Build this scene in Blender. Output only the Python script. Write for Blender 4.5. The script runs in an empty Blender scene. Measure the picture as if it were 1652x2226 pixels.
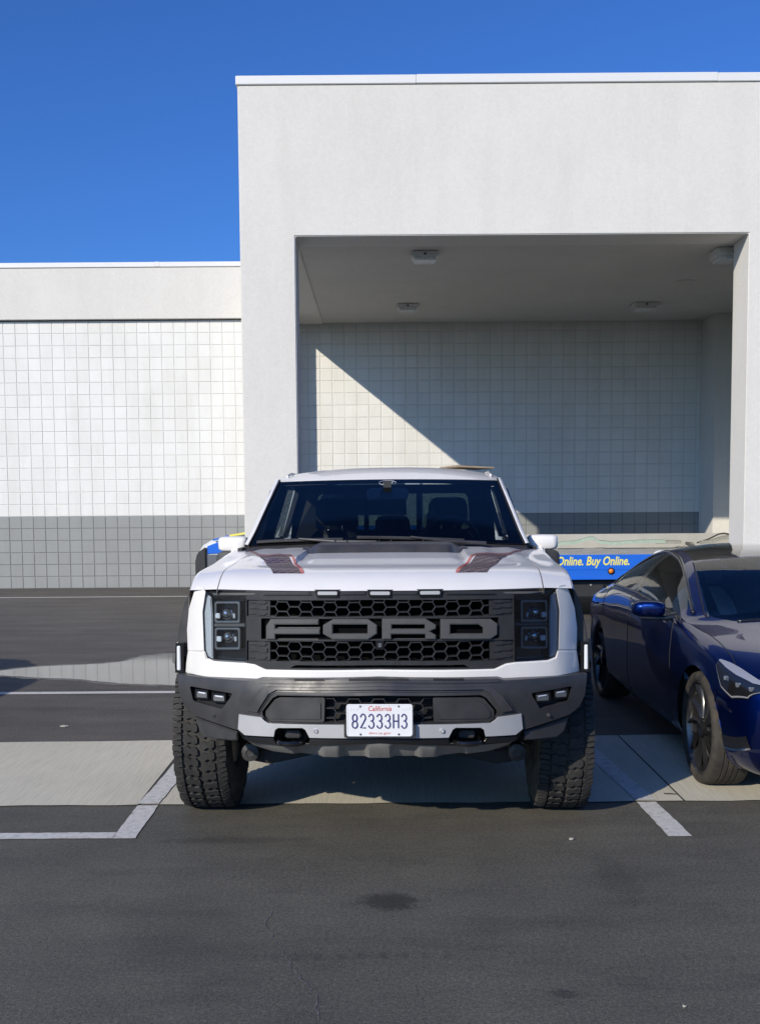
import bpy, bmesh, math, random
from mathutils import Vector, Matrix
from math import sin, cos, pi, radians, sqrt, atan2, hypot
random.seed(7)
S = bpy.context.scene
COL = S.collection

# ------------------------------------------------------------------ camera
TILT, ROLL, FPX, PPX, PPY, EYE = radians(4.43), radians(.42), 2362.0, 826.0, 1271.0, 1.7
IW, IH = 1652.0, 2226.0
_F = Vector((0, cos(TILT), -sin(TILT)))
_R0 = Vector((1, 0, 0)); _U0 = Vector((0, sin(TILT), cos(TILT)))
_R = _R0 * cos(ROLL) - _U0 * sin(ROLL)
_U = _U0 * cos(ROLL) + _R0 * sin(ROLL)
cam_d = bpy.data.cameras.new('camera')
cam = bpy.data.objects.new('camera', cam_d); COL.objects.link(cam)
cam.matrix_world = Matrix(((_R.x, _U.x, -_F.x, 0), (_R.y, _U.y, -_F.y, 0), (_R.z, _U.z, -_F.z, EYE), (0, 0, 0, 1)))
cam_d.sensor_fit = 'HORIZONTAL'; cam_d.sensor_width = 36.0
cam_d.lens = FPX / IW * 36.0
cam_d.shift_y = (PPY - IH / 2) / IW
cam_d.clip_end = 900; cam_d.clip_start = .05
S.camera = cam
S.render.resolution_x, S.render.resolution_y = 759, 1024

# ------------------------------------------------------------------ sun, sky, exposure
LIGHT = Vector((.75, 1.0, -.612)).normalized()          # direction the sunlight travels
SUN_EL = math.asin(-LIGHT.z); SUN_AZ = atan2(-LIGHT.x, -LIGHT.y)   # azimuth from +Y towards +X
sun_d = bpy.data.lights.new('sun', 'SUN'); sun_d.energy = 4.5; sun_d.angle = radians(.53); sun_d.color = (1, .905, .755)
sun = bpy.data.objects.new('sun', sun_d); COL.objects.link(sun)
sun.rotation_euler = LIGHT.to_track_quat('-Z', 'Y').to_euler(); sun.location = (-8, -12, 10)
W = bpy.data.worlds.new('World'); S.world = W; W.use_nodes = True
nt = W.node_tree; bg = nt.nodes['Background']
sky = nt.nodes.new('ShaderNodeTexSky'); sky.sky_type = 'NISHITA'; sky.sun_disc = False
sky.sun_elevation = SUN_EL; sky.sun_rotation = SUN_AZ
sky.altitude = 300; sky.air_density = 1.0; sky.dust_density = 1.5; sky.ozone_density = 3.0
tone = nt.nodes.new('ShaderNodeMix'); tone.data_type = 'RGBA'; tone.blend_type = 'MULTIPLY'; tone.inputs[0].default_value = 1
tone.inputs[7].default_value = (.38, .77, 1.46, 1)      # a deep clear blue, the same over the whole sky
nt.links.new(sky.outputs[0], tone.inputs[6]); nt.links.new(tone.outputs[2], bg.inputs[0]); bg.inputs[1].default_value = .10
S.view_settings.view_transform = 'Standard'; S.view_settings.look = 'None'
S.view_settings.exposure = 0.0; S.view_settings.gamma = 1; S.view_settings.use_curve_mapping = False
S.render.engine = 'CYCLES'
S.cycles.max_bounces = 8; S.cycles.transparent_max_bounces = 12; S.cycles.use_denoising = True
S.cycles.caustics_reflective = False; S.cycles.caustics_refractive = False

# measured image points (photo scaled to 1652 px wide) -> points of the place at a known depth or height
def ray(x, y): return _F + _R * ((x - PPX) / FPX) - _U * ((y - PPY) / FPX)
def at_depth(x, y, d):
    v = ray(x, y); k = d / v.y; return Vector((v.x * k, d, EYE + v.z * k))
def at_height(x, y, z=0.0):
    v = ray(x, y); k = (z - EYE) / v.z; return Vector((v.x * k, v.y * k, z))

# ------------------------------------------------------------------ mesh helpers
def sm(a, b, x):
    t = min(1, max(0, (x - a) / (b - a))); return t * t * (3 - 2 * t)
def lerp(a, b, t): return a + (b - a) * t
def interp(tab, x):
    if x <= tab[0][0]: return tab[0][1]
    for (a, va), (b, vb) in zip(tab, tab[1:]):
        if x <= b: return va + (vb - va) * (x - a) / (b - a)
    return tab[-1][1]
def finish(name, me, mat, parent=None, smooth=35):
    if smooth is not None:
        me.polygons.foreach_set('use_smooth', [True] * len(me.polygons))
        if smooth < 179: me.set_sharp_from_angle(angle=radians(smooth))
    o = bpy.data.objects.new(name, me); COL.objects.link(o)
    if mat: me.materials.append(mat)
    if parent: o.parent = parent
    return o
class MB:
    def __init__(s): s.v = []; s.f = []
    def add(s, vs, fs):
        n = len(s.v); s.v += [tuple(v) for v in vs]; s.f += [tuple(i + n for i in f) for f in fs]; return s
    def box(s, x0, x1, y0, y1, z0, z1):
        return s.add([(x0,y0,z0),(x1,y0,z0),(x1,y1,z0),(x0,y1,z0),(x0,y0,z1),(x1,y0,z1),(x1,y1,z1),(x0,y1,z1)],
                     [(0,3,2,1),(4,5,6,7),(0,1,5,4),(1,2,6,5),(2,3,7,6),(3,0,4,7)])
    def obox(s, c, sx, sy, sz, m=None):
        m = m or Matrix.Identity(3); c = Vector(c); vs = []
        for z in (-.5, .5):
            for x, y in ((-.5,-.5),(.5,-.5),(.5,.5),(-.5,.5)): vs.append(c + m @ Vector((x*sx, y*sy, z*sz)))
        return s.add(vs, [(0,3,2,1),(4,5,6,7),(0,1,5,4),(1,2,6,5),(2,3,7,6),(3,0,4,7)])
    def prism(s, poly, a0, a1, axis='x'):
        n = len(poly)
        def P(p, a): return {'x': (a, p[0], p[1]), 'y': (p[0], a, p[1]), 'z': (p[0], p[1], a)}[axis]
        vs = [P(p, a0) for p in poly] + [P(p, a1) for p in poly]
        fs = [tuple(range(n))[::-1], tuple(range(n, 2*n))] + [(i, (i+1) % n, n + (i+1) % n, n + i) for i in range(n)]
        return s.add(vs, fs)
    def grid(s, rows, closed=False):
        m = len(rows[0]); vs = [p for r in rows for p in r]; fs = []
        for i in range(len(rows) - 1):
            for j in range(m - (0 if closed else 1)):
                k = (j + 1) % m; fs.append((i*m + j, i*m + k, (i+1)*m + k, (i+1)*m + j))
        return s.add(vs, fs)
    def tube(s, path, r, n=8, closed=False, cap=True):
        path = [Vector(p) for p in path]; N = len(path); rows = []; prev = None
        for i, p in enumerate(path):
            if closed: t = path[(i+1) % N] - path[i-1]
            else: t = path[min(i+1, N-1)] - path[max(i-1, 0)]
            t.normalize()
            if prev is None: a = t.orthogonal().normalized()
            else: a = (prev - t * prev.dot(t)).normalized()
            prev = a; b = t.cross(a); rr = r[i] if isinstance(r, (list, tuple)) else r
            rows.append([p + a * rr * cos(2*pi*k/n) + b * rr * sin(2*pi*k/n) for k in range(n)])
        if closed: rows.append(rows[0])
        n0 = len(s.v); s.grid(rows, True)
        if cap and not closed:
            s.f.append(tuple(n0 + k for k in range(n))[::-1]); s.f.append(tuple(n0 + (N-1)*n + k for k in range(n)))
        return s
    def revolve(s, prof, n=48, axis='x', c=(0,0,0), a0=0.0, a1=2*pi):
        # prof: list of (radius, offset along axis)
        full = abs(a1 - a0 - 2*pi) < 1e-6; rows = []
        for i in range(n if full else n + 1):
            a = a0 + (a1 - a0) * i / n; row = []
            for r, h in prof:
                if axis == 'x': q = (h, r*cos(a), r*sin(a))
                elif axis == 'y': q = (r*cos(a), h, r*sin(a))
                else: q = (r*cos(a), r*sin(a), h)
                row.append((q[0]+c[0], q[1]+c[1], q[2]+c[2]))
            rows.append(row)
        if full: rows.append(rows[0])
        return s.grid(rows)
    def mesh(s, name, bevel=0, segs=2, ang=30, merge=0.00005):
        me = bpy.data.meshes.new(name); me.from_pydata(s.v, [], s.f)
        bm = bmesh.new(); bm.from_mesh(me)
        if merge: bmesh.ops.remove_doubles(bm, verts=bm.verts, dist=merge)
        bmesh.ops.recalc_face_normals(bm, faces=bm.faces)
        if bevel:
            ed = [e for e in bm.edges if len(e.link_faces) == 2 and e.calc_face_angle(0) > radians(ang)]
            bmesh.ops.bevel(bm, geom=ed, offset=bevel, segments=segs, affect='EDGES', clamp_overlap=True)
        bm.to_mesh(me); bm.free(); return me
    def build(s, name, mat, parent=None, bevel=0, segs=2, smooth=35, ang=30):
        return finish(name, s.mesh(name, bevel, segs, ang), mat, parent, smooth)
def fillet(poly, r, n=4):
    out = []; N = len(poly)
    for i in range(N):
        p = Vector(poly[i]); rr = r[i] if isinstance(r, (list, tuple)) else r
        if rr <= 0: out.append(tuple(p)); continue
        a = Vector(poly[i-1]) - p; b = Vector(poly[(i+1) % N]) - p
        la, lb = a.length, b.length
        if la < 1e-6 or lb < 1e-6: continue
        a /= la; b /= lb; c = max(-1, min(1, a.dot(b))); th = math.acos(c)
        if th > pi - .05 or th < .02: out.append(tuple(p)); continue
        d = min(rr / math.tan(th / 2), la * .48, lb * .48)
        p0 = p + a * d; p1 = p + b * d
        for k in range(n + 1):
            t = k / n; out.append(tuple(p0 * (1-t)**2 + p * 2*t*(1-t) + p1 * t*t))
    return out
def panel_mesh(name, outer, yfn, thick, holes=(), step=.05, bevel=.004, segs=2, zstep=None):
    """solid sheet seen from the front: outline in x,z, front face at y = yfn(x,z), thickness backwards"""
    bm = bmesh.new(); edges = []
    for loop in [outer] + list(holes):
        vs = [bm.verts.new((p[0], 0, p[1])) for p in loop]
        edges += [bm.edges.new((vs[i], vs[(i+1) % len(vs)])) for i in range(len(vs))]
    bmesh.ops.triangle_fill(bm, edges=edges, use_beauty=True, use_dissolve=False)
    bmesh.ops.dissolve_limit(bm, angle_limit=.01, use_dissolve_boundaries=False, verts=bm.verts, edges=bm.edges)
    xs = [p[0] for p in outer]; x = math.floor(min(xs) / step) * step + step
    while x < max(xs):
        bmesh.ops.bisect_plane(bm, geom=bm.verts[:] + bm.edges[:] + bm.faces[:], dist=1e-5, plane_co=(x, 0, 0), plane_no=(1, 0, 0)); x += step
    if zstep:
        zs = [p[1] for p in outer]; z = min(zs) + zstep
        while z < max(zs):
            bmesh.ops.bisect_plane(bm, geom=bm.verts[:] + bm.edges[:] + bm.faces[:], dist=1e-5, plane_co=(0, 0, z), plane_no=(0, 0, 1)); z += zstep
    bmesh.ops.triangulate(bm, faces=[f for f in bm.faces if len(f.verts) > 4])
    bm.verts.index_update(); n = len(bm.verts)
    V = [(v.co.x, yfn(v.co.x, v.co.z), v.co.z) for v in bm.verts]
    Bk = [(x, (y + thick), z) for x, y, z in V]
    Fs = [tuple(v.index for v in f.verts) for f in bm.faces]
    fs = list(Fs) + [tuple(i + n for i in f[::-1]) for f in Fs]
    rim = [tuple(v.index for v in e.verts) for e in bm.edges if len(e.link_faces) == 1]
    fs += [(a, b, b + n, a + n) for a, b in rim]
    bm.free()
    me = bpy.data.meshes.new(name); me.from_pydata(V + Bk, [], fs)
    bm = bmesh.new(); bm.from_mesh(me); bm.verts.ensure_lookup_table()
    bmesh.ops.recalc_face_normals(bm, faces=bm.faces)
    if bevel:
        rs = set(tuple(sorted(r)) for r in rim)
        ed = [e for e in bm.edges if tuple(sorted(v.index for v in e.verts)) in rs]
        bmesh.ops.bevel(bm, geom=ed, offset=bevel, segments=segs, affect='EDGES', clamp_overlap=True)
    bm.to_mesh(me); bm.free(); return me
def empty(name, loc=(0,0,0), rz=0, label=None, cat=None, group=None):
    o = bpy.data.objects.new(name, None); COL.objects.link(o); o.location = loc; o.rotation_euler = (0, 0, rz)
    o.empty_display_size = .2
    tag(o, label, cat, group); return o
def tag(o, label=None, cat=None, group=None, kind=None):
    if label: o['label'] = label
    if cat: o['category'] = cat
    if group: o['group'] = group
    if kind: o['kind'] = kind
    return o
def mirror(o, name=None):
    """a mirrored twin of a part about x = 0, as real mesh data"""
    me = o.data.copy(); me.transform(Matrix.Scale(-1, 4, (1, 0, 0))); me.flip_normals()
    c = bpy.data.objects.new(name or o.name.split('.')[0], me); COL.objects.link(c); c.parent = o.parent
    for ch in list(o.children): mirror(ch).parent = c
    return c
def text_mesh(txt, size, mat_fn, shear=0, sx=1.0, depth=.001, bold=0.0, align='CENTER', space=1.0):
    """letters as a mesh; mat_fn maps flat (x, y, d) to 3-D"""
    cu = bpy.data.curves.new('letters', 'FONT'); cu.body = txt; cu.size = size; cu.shear = shear; cu.offset = bold
    cu.align_x = align; cu.align_y = 'CENTER'; cu.space_character = space; cu.extrude = depth; cu.resolution_u = 3
    o = bpy.data.objects.new('letters', cu); COL.objects.link(o)
    me = bpy.data.meshes.new_from_object(o.evaluated_get(bpy.context.evaluated_depsgraph_get()))
    bpy.data.objects.remove(o); bpy.data.curves.remove(cu)
    for v in me.vertices: v.co = mat_fn(v.co.x * sx, v.co.y, v.co.z)
    return me

# ------------------------------------------------------------------ materials
class NT:
    def __init__(s, name):
        s.m = bpy.data.materials.new(name); s.m.use_nodes = True; s.t = s.m.node_tree
        s.b = s.t.nodes['Principled BSDF']; s.o = s.t.nodes['Material Output']
    def n(s, ty, **kw):
        x = s.t.nodes.new(ty)
        for k, v in kw.items():
            if k.startswith('_'): setattr(x, k[1:], v)
            else: x.inputs[k.replace('__', ' ')].default_value = v
        return x
    def l(s, a, b): s.t.links.new(a, b)
    def set(s, **kw):
        for k, v in kw.items(): s.b.inputs[k.replace('_', ' ')].default_value = v
    def pos(s, kind='Object'):
        if kind == 'World': return s.n('ShaderNodeNewGeometry').outputs['Position']
        return s.n('ShaderNodeTexCoord').outputs[kind]
    def noise(s, vec, scale, detail=4, rough=.55, dist=0, stretch=None):
        if stretch:
            mp = s.n('ShaderNodeMapping'); mp.inputs['Scale'].default_value = stretch; s.l(vec, mp.inputs[0]); vec = mp.outputs[0]
        x = s.n('ShaderNodeTexNoise', Scale=scale, Detail=detail, Roughness=rough, Distortion=dist); s.l(vec, x.inputs['Vector']); return x.outputs[0]
    def ramp(s, fac, stops):
        r = s.n('ShaderNodeValToRGB'); e = r.color_ramp.elements
        while len(e) < len(stops): e.new(.5)
        for q, (p, c) in zip(e, stops): q.position = p; q.color = (*c, 1) if len(c) == 3 else c
        s.l(fac, r.inputs[0]); return r.outputs[0]
    def math(s, op, a, b=None, clamp=False):
        x = s.n('ShaderNodeMath', _operation=op, _use_clamp=clamp)
        for i, q in enumerate((a, b)):
            if q is None: continue
            if isinstance(q, (int, float)): x.inputs[i].default_value = q
            else: s.l(q, x.inputs[i])
        return x.outputs[0]
    def mix(s, fac, a, b, mode='MIX'):
        x = s.n('ShaderNodeMix', _data_type='RGBA', _blend_type=mode)
        for i, q in ((0, fac), (6, a), (7, b)):
            if isinstance(q, (int, float)): x.inputs[i].default_value = q
            elif isinstance(q, (tuple, list)): x.inputs[i].default_value = (*q, 1) if len(q) == 3 else q
            else: s.l(q, x.inputs[i])
        return x.outputs[2]
    def bump(s, h, strength, dist=.01):
        x = s.n('ShaderNodeBump', Strength=strength, Distance=dist); s.l(h, x.inputs['Height']); s.l(x.outputs[0], s.b.inputs['Normal']); return x
    def color(s, c): s.l(c, s.b.inputs['Base Color'])
def pm(name, col, rough=.5, metal=0, coat=0, spec=.5, var=.0, vscale=6, bump=0, bscale=120, emit=None, coat_rough=.03, rvar=0, bdist=.002):
    k = NT(name); k.set(Roughness=rough, Metallic=metal, Coat_Weight=coat, Specular_IOR_Level=spec, Coat_Roughness=coat_rough)
    k.b.inputs['Base Color'].default_value = (*col, 1)
    p = k.pos() if (var or bump or rvar) else None
    if var:
        f = k.noise(p, vscale, 5, .6)
        k.color(k.ramp(f, [(.25, tuple(c * (1 - var) for c in col)), (.75, tuple(min(1, c * (1 + var)) for c in col))]))
    if rvar:
        f2 = k.noise(p, vscale * .7 + 3, 6, .65); r = k.n('ShaderNodeMapRange'); k.l(f2, r.inputs[0])
        r.inputs[1].default_value = .3; r.inputs[2].default_value = .7; r.inputs[3].default_value = max(.01, rough - rvar); r.inputs[4].default_value = rough + rvar
        k.l(r.outputs[0], k.b.inputs['Roughness'])
    if bump: k.bump(k.noise(p, bscale, 3), bump, bdist)
    if emit: k.b.inputs['Emission Color'].default_value = (*emit[0], 1); k.b.inputs['Emission Strength'].default_value = emit[1]
    return k.m
def glass(name, tint, ior=1.5, rough=0.0):
    k = NT(name); k.t.nodes.remove(k.b)
    tr = k.n('ShaderNodeBsdfTransparent'); tr.inputs[0].default_value = (*tint, 1)
    gl = k.n('ShaderNodeBsdfGlossy'); gl.inputs['Roughness'].default_value = rough
    fr = k.n('ShaderNodeFresnel', IOR=ior); mx = k.n('ShaderNodeMixShader')
    k.l(fr.outputs[0], mx.inputs[0]); k.l(tr.outputs[0], mx.inputs[1]); k.l(gl.outputs[0], mx.inputs[2]); k.l(mx.outputs[0], k.o.inputs[0])
    return k.m

M = {}
def stucco(name, col, bl=.05):
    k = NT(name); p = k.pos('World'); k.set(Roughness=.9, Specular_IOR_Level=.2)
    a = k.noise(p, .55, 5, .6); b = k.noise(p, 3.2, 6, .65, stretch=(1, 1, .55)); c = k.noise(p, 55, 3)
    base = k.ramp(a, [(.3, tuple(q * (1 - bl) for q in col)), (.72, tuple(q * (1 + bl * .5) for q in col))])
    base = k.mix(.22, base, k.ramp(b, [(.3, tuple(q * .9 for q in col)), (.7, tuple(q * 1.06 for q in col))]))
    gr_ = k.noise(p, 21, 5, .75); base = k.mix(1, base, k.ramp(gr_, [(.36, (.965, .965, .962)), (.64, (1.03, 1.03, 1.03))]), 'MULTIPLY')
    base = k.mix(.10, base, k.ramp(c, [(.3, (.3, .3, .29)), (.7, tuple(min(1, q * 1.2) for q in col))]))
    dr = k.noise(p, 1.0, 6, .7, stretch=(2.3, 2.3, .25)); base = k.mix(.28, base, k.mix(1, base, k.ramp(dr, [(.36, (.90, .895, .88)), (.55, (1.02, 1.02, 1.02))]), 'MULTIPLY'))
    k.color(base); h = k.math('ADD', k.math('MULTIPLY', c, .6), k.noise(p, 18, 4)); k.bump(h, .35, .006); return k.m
M['stucco'] = stucco('stucco', (.675, .658, .615), .05)
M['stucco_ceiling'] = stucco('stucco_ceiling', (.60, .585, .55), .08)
M['coping'] = pm('coping', (.70, .70, .685), .45, var=.03, vscale=2)
DW = 21.6; PITCH = at_depth(250, 1122, DW).z / 6; X0 = at_depth(533, 1200, DW).x - 26 * PITCH - PITCH * .55
def blockmat(name, col):
    k = NT(name); k.set(Roughness=.6, Specular_IOR_Level=.35); p = k.pos('World')
    oi = k.n('ShaderNodeObjectInfo'); a = k.noise(p, 1.3, 5, .6); c = k.noise(p, 90, 3)
    base = k.ramp(a, [(.3, tuple(q * .955 for q in col)), (.7, tuple(q * 1.02 for q in col))])
    base = k.mix(.08, base, k.ramp(c, [(.3, (.2, .2, .2)), (.65, col)]))
    sn = k.n('ShaderNodeVectorMath', _operation='SNAP'); sn.inputs[1].default_value = (PITCH, 500, PITCH)
    of = k.n('ShaderNodeVectorMath', _operation='SUBTRACT'); of.inputs[1].default_value = (X0, 0, -.0001); k.l(p, of.inputs[0]); k.l(of.outputs[0], sn.inputs[0])
    wn = k.n('ShaderNodeTexWhiteNoise', _noise_dimensions='3D'); k.l(sn.outputs[0], wn.inputs[0])
    base = k.mix(1, base, k.ramp(wn.outputs[0], [(0, (.972, .972, .968)), (1, (1.02, 1.02, 1.02))]), 'MULTIPLY')
    st = k.noise(p, .9, 6, .68, stretch=(3, 3, .5)); base = k.mix(1, base, k.ramp(st, [(.34, (.93, .925, .91)), (.56, (1, 1, 1))]), 'MULTIPLY')
    k.color(base); k.bump(k.math('ADD', c, k.noise(p, 25, 4)), .25, .004); return k.m
M['block_white'] = blockmat('block_white', (.75, .748, .72))
M['block_grey'] = blockmat('block_grey', (.285, .295, .29))
M['mortar_white'] = pm('mortar_white', (.60, .595, .56), .9, bump=.3, bscale=60)
M['mortar_grey'] = pm('mortar_grey', (.17, .175, .18), .9, bump=.3, bscale=60)

def ground_mat():
    k = NT('asphalt'); p = k.pos('World'); k.set(Specular_IOR_Level=.35)
    sep = k.n('ShaderNodeSeparateXYZ'); k.l(p, sep.inputs[0])
    fine = k.noise(p, 210, 3, .7); mid = k.noise(p, 34, 6, .7); big = k.noise(p, .8, 6, .62); streak = k.noise(p, 1.6, 5, .6, stretch=(.35, 2.2, 1)); blot = k.noise(p, 3.0, 5, .6)
    near = k.ramp(big, [(.28, (.087, .084, .072)), (.5, (.107, .102, .085)), (.74, (.128, .122, .102))])
    far = k.ramp(streak, [(.3, (.080, .073, .063)), (.7, (.112, .103, .090))])
    zone = k.n('ShaderNodeMapRange'); zone.inputs[1].default_value = 6.6; zone.inputs[2].default_value = 6.8; k.l(sep.outputs[1], zone.inputs[0])
    c = k.mix(zone.outputs[0], near, far)
    c = k.mix(.25, c, k.ramp(blot, [(.32, (.34, .34, .34)), (.5, (.5, .5, .5)), (.72, (.64, .635, .62))]), 'OVERLAY')
    midg = k.noise(p, 62, 5, .8); grit = k.noise(p, 150, 4, .8)
    c = k.mix(1, c, k.ramp(midg, [(.36, (.68, .68, .68)), (.5, (.97, .97, .97)), (.64, (1.34, 1.32, 1.27))]), 'MULTIPLY')
    c = k.mix(1, c, k.ramp(grit, [(.36, (.56, .56, .56)), (.5, (.96, .96, .96)), (.64, (1.5, 1.47, 1.40))]), 'MULTIPLY')
    c = k.mix(1, c, k.ramp(k.noise(p, 1.7, 7, .7, stretch=(.6, 1.7, 1)), [(.32, (.78, .78, .79)), (.5, (1, 1, 1)), (.7, (1.14, 1.13, 1.10))]), 'MULTIPLY')
    vo = k.n('ShaderNodeTexVoronoi', Scale=95.0); k.l(p, vo.inputs['Vector'])
    fl = k.ramp(vo.outputs['Distance'], [(.04, (1, 1, 1)), (.11, (0, 0, 0))])
    pick = k.ramp(vo.outputs['Color'], [(.70, (0, 0, 0)), (.85, (1, 1, 1))])
    c = k.mix(k.math('MULTIPLY', k.math('MULTIPLY', fl, pick), .55), c, (.30, .29, .27))
    # oil stains with their own outlines
    wob = k.noise(p, 9, 4, .6)
    for (sx, sy, rx, ry, am) in ((.03, 4.50, .17, .115, .75), (-.75, 5.35, .5, .06, .35), (1.05, 4.75, .10, .35, .22), (1.9, 4.25, .45, .05, .28), (.62, 3.62, .06, .035, .55), (-1.9, 4.75, .3, .12, .18)):
        dx = k.math('DIVIDE', k.math('SUBTRACT', sep.outputs[0], sx), rx); dy = k.math('DIVIDE', k.math('SUBTRACT', sep.outputs[1], sy), ry)
        d = k.math('SQRT', k.math('ADD', k.math('MULTIPLY', dx, dx), k.math('MULTIPLY', dy, dy)))
        d = k.math('ADD', d, k.math('ADD', k.math('MULTIPLY', k.math('SUBTRACT', wob, .5), 1.3), k.math('MULTIPLY', k.math('SUBTRACT', midg, .5), 1.2)))
        msk = k.ramp(d, [(.55, (1, 1, 1)), (1.0, (0, 0, 0))])
        c = k.mix(k.math('MULTIPLY', msk, am), c, (.028, .027, .026))
    # dashed print of a tyre that crossed the wet asphalt
    cv = k.math('ADD', 3.80, k.math('MULTIPLY', k.math('SINE', k.math('MULTIPLY', k.math('ADD', sep.outputs[0], 1.8), .75)), .15))
    dd = k.math('ABSOLUTE', k.math('SUBTRACT', sep.outputs[1], cv)); bandm = k.ramp(k.math('MULTIPLY', dd, 10), [(.18, (1, 1, 1)), (.42, (0, 0, 0))])
    dash = k.ramp(k.math('SINE', k.math('ADD', k.math('MULTIPLY', sep.outputs[0], 78), k.math('MULTIPLY', wob, 3))), [(.35, (.25, .25, .25)), (.6, (1, 1, 1))])
    fade = k.ramp(k.noise(p, 1.2, 4, .6), [(.42, (0, 0, 0)), (.62, (1, 1, 1))])
    c = k.mix(k.math('MULTIPLY', k.math('MULTIPLY', bandm, dash), k.math('MULTIPLY', fade, .45)), c, (.035, .034, .032))
    k.color(c)
    r = k.ramp(mid, [(.3, (.62, .62, .62)), (.7, (.88, .88, .88))]); k.l(r, k.b.inputs['Roughness'])
    k.bump(k.math('ADD', k.math('MULTIPLY', fine, 1.0), k.math('MULTIPLY', mid, .8)), .55, .006)
    return k.m
M['asphalt'] = ground_mat()
def concrete_mat():
    k = NT('concrete'); p = k.pos('World'); k.set(Roughness=.85, Specular_IOR_Level=.25)
    mp = k.n('ShaderNodeMapping'); mp.inputs['Rotation'].default_value = (0, 0, radians(-8)); mp.inputs['Scale'].default_value = (9, .35, 1); k.l(p, mp.inputs[0])
    st = k.noise(mp.outputs[0], 9, 5, .65); a = k.noise(p, 1.1, 6, .6); f = k.noise(p, 120, 3)
    c = k.ramp(a, [(.3, (.48, .45, .355)), (.55, (.56, .525, .415)), (.75, (.61, .575, .455))])
    c = k.mix(.5, c, k.ramp(st, [(.3, (.37, .345, .275)), (.5, (.56, .525, .415)), (.7, (.66, .62, .50))]))
    c = k.mix(.12, c, k.ramp(f, [(.3, (.1, .1, .1)), (.7, (.6, .6, .58))]))
    k.color(c); k.bump(k.math('ADD', st, f), .3, .003); return k.m
M['concrete'] = concrete_mat()
def paint_mat():
    k = NT('road_paint'); p = k.pos('World'); k.set(Roughness=.75)
    n1 = k.noise(p, 26, 6, .72); n2 = k.noise(p, 170, 3, .7)
    m = k.math('ADD', k.math('MULTIPLY', n1, .75), k.math('MULTIPLY', n2, .25))
    k.color(k.ramp(m, [(.33, (.22, .21, .20)), (.45, (.50, .49, .46)), (.6, (.60, .59, .56))])); k.bump(n2, .3, .003); return k.m
M['road_paint'] = paint_mat()
M['gap'] = pm('joint_gap', (.05, .048, .045), .95)
def water_mat():
    k = NT('puddle_water'); k.set(Roughness=.05, IOR=1.33, Specular_IOR_Level=.5); p = k.pos('World')
    k.color(k.ramp(k.noise(p, 3, 5), [(.3, (.035, .034, .032)), (.7, (.06, .058, .055))]))
    k.bump(k.noise(p, 9, 4, .6, stretch=(1, .5, 1)), .035, .01); return k.m
M['water'] = water_mat()
M['tar'] = pm('tyre_mark', (.078, .076, .072), .85, var=.2, vscale=40)
M['crack'] = pm('crack_fill', (.12, .118, .11), .9, var=.3, vscale=60)

# ------------------------------------------------------------------ ground
g = MB().add([(-220, -160, 0), (220, -160, 0), (220, 260, 0), (-220, 260, 0)], [(0, 1, 2, 3)]).build('ground', M['asphalt'], smooth=None)
tag(g, 'dark asphalt lot surface stained in front of the white pickup', kind='structure')
def sheet(name, pts, z, mat, parent=None):
    return MB().add([(p[0], p[1], z) for p in pts], [tuple(range(len(pts)))]).build(name, mat, parent, smooth=None)
strip = empty('concrete_gutter', (0, 0, 0)); tag(strip, 'pale broom finished concrete strip crossing beneath the white pickup', kind='structure')
xs = [(-30, -7.6), (-7.588, -4.405), (-4.393, -1.372), (-1.350, 1.694), (1.706, 4.7), (4.712, 8.2), (8.212, 30)]
for a, b in xs:
    m = MB(); n = 24; row0 = []; row1 = []
    for i in range(n + 1):
        x = lerp(a, b, i / n)
        row0.append((x, 5.985 + .006 * sin(x * 9.1) + .004 * sin(x * 31), .006)); row1.append((x, 7.66 + .02 * x + .004 * sin(x * 7), .006))
    m.grid([row0, row1]); m.build('slab', M['concrete'], strip, smooth=None)
sheet('joint_bed', [(-30, 5.99), (30, 5.99), (30, 7.6), (-30, 7.4)], .003, M['gap'], strip)
line = empty('stall_line', label='white stall line bent into an L beside the left front tyre', cat='road marking')
def ragged(name, pts, z, parent, per=.05, amp=.003):
    out = []
    for i, p in enumerate(pts):
        q = pts[(i+1) % len(pts)]; L = hypot(q[0]-p[0], q[1]-p[1]); n = max(1, int(L / per))
        for k in range(n):
            t = k / n; j = amp if k else 0
            out.append((lerp(p[0], q[0], t) + random.uniform(-j, j), lerp(p[1], q[1], t) + random.uniform(-j, j)))
    return sheet(name, out, z, M['road_paint'], parent)
ragged('paint', [(-1.365, 5.383), (-1.247, 5.383), (-1.252, 5.979), (-1.368, 5.979)], .004, line)
ragged('paint', [(-8, 5.383), (-1.366, 5.383), (-1.366, 5.482), (-8, 5.482)], .0044, line)
ragged('paint', [(-1.368, 5.99), (-1.252, 5.99), (-1.20, 7.6), (-1.316, 7.6)], .0104, line)
line2 = empty('stall_line', label='white stall line between the pickup and the blue sedan', cat='road marking')
ragged('paint', [(1.442, 5.351), (1.562, 5.351), (1.538, 5.978), (1.429, 5.978)], .004, line2)
ragged('paint', [(1.429, 5.99), (1.538, 5.99), (1.44, 7.68), (1.32, 7.68)], .0104, line2)
a = at_height(200, 1507); l3 = empty('stall_line', label='thin white line across the asphalt behind the concrete strip', cat='road marking')
ragged('paint', [(-14, a.y - .055), (-.6, a.y - .055), (-.6, a.y + .06), (-14, a.y + .06)], .004, l3, per=.2)
a = at_height(200, 1298.5); l4 = empty('stall_line', label='thin pale line running along the foot of the block wall', cat='road marking')
ragged('paint', [(-16, a.y - .07), (-1, a.y - .05), (-1, a.y + .06), (-16, a.y + .05)], .004, l4, per=.3)
a = at_height(*[q * .84458 for q in (75, 1711)]); 
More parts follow.
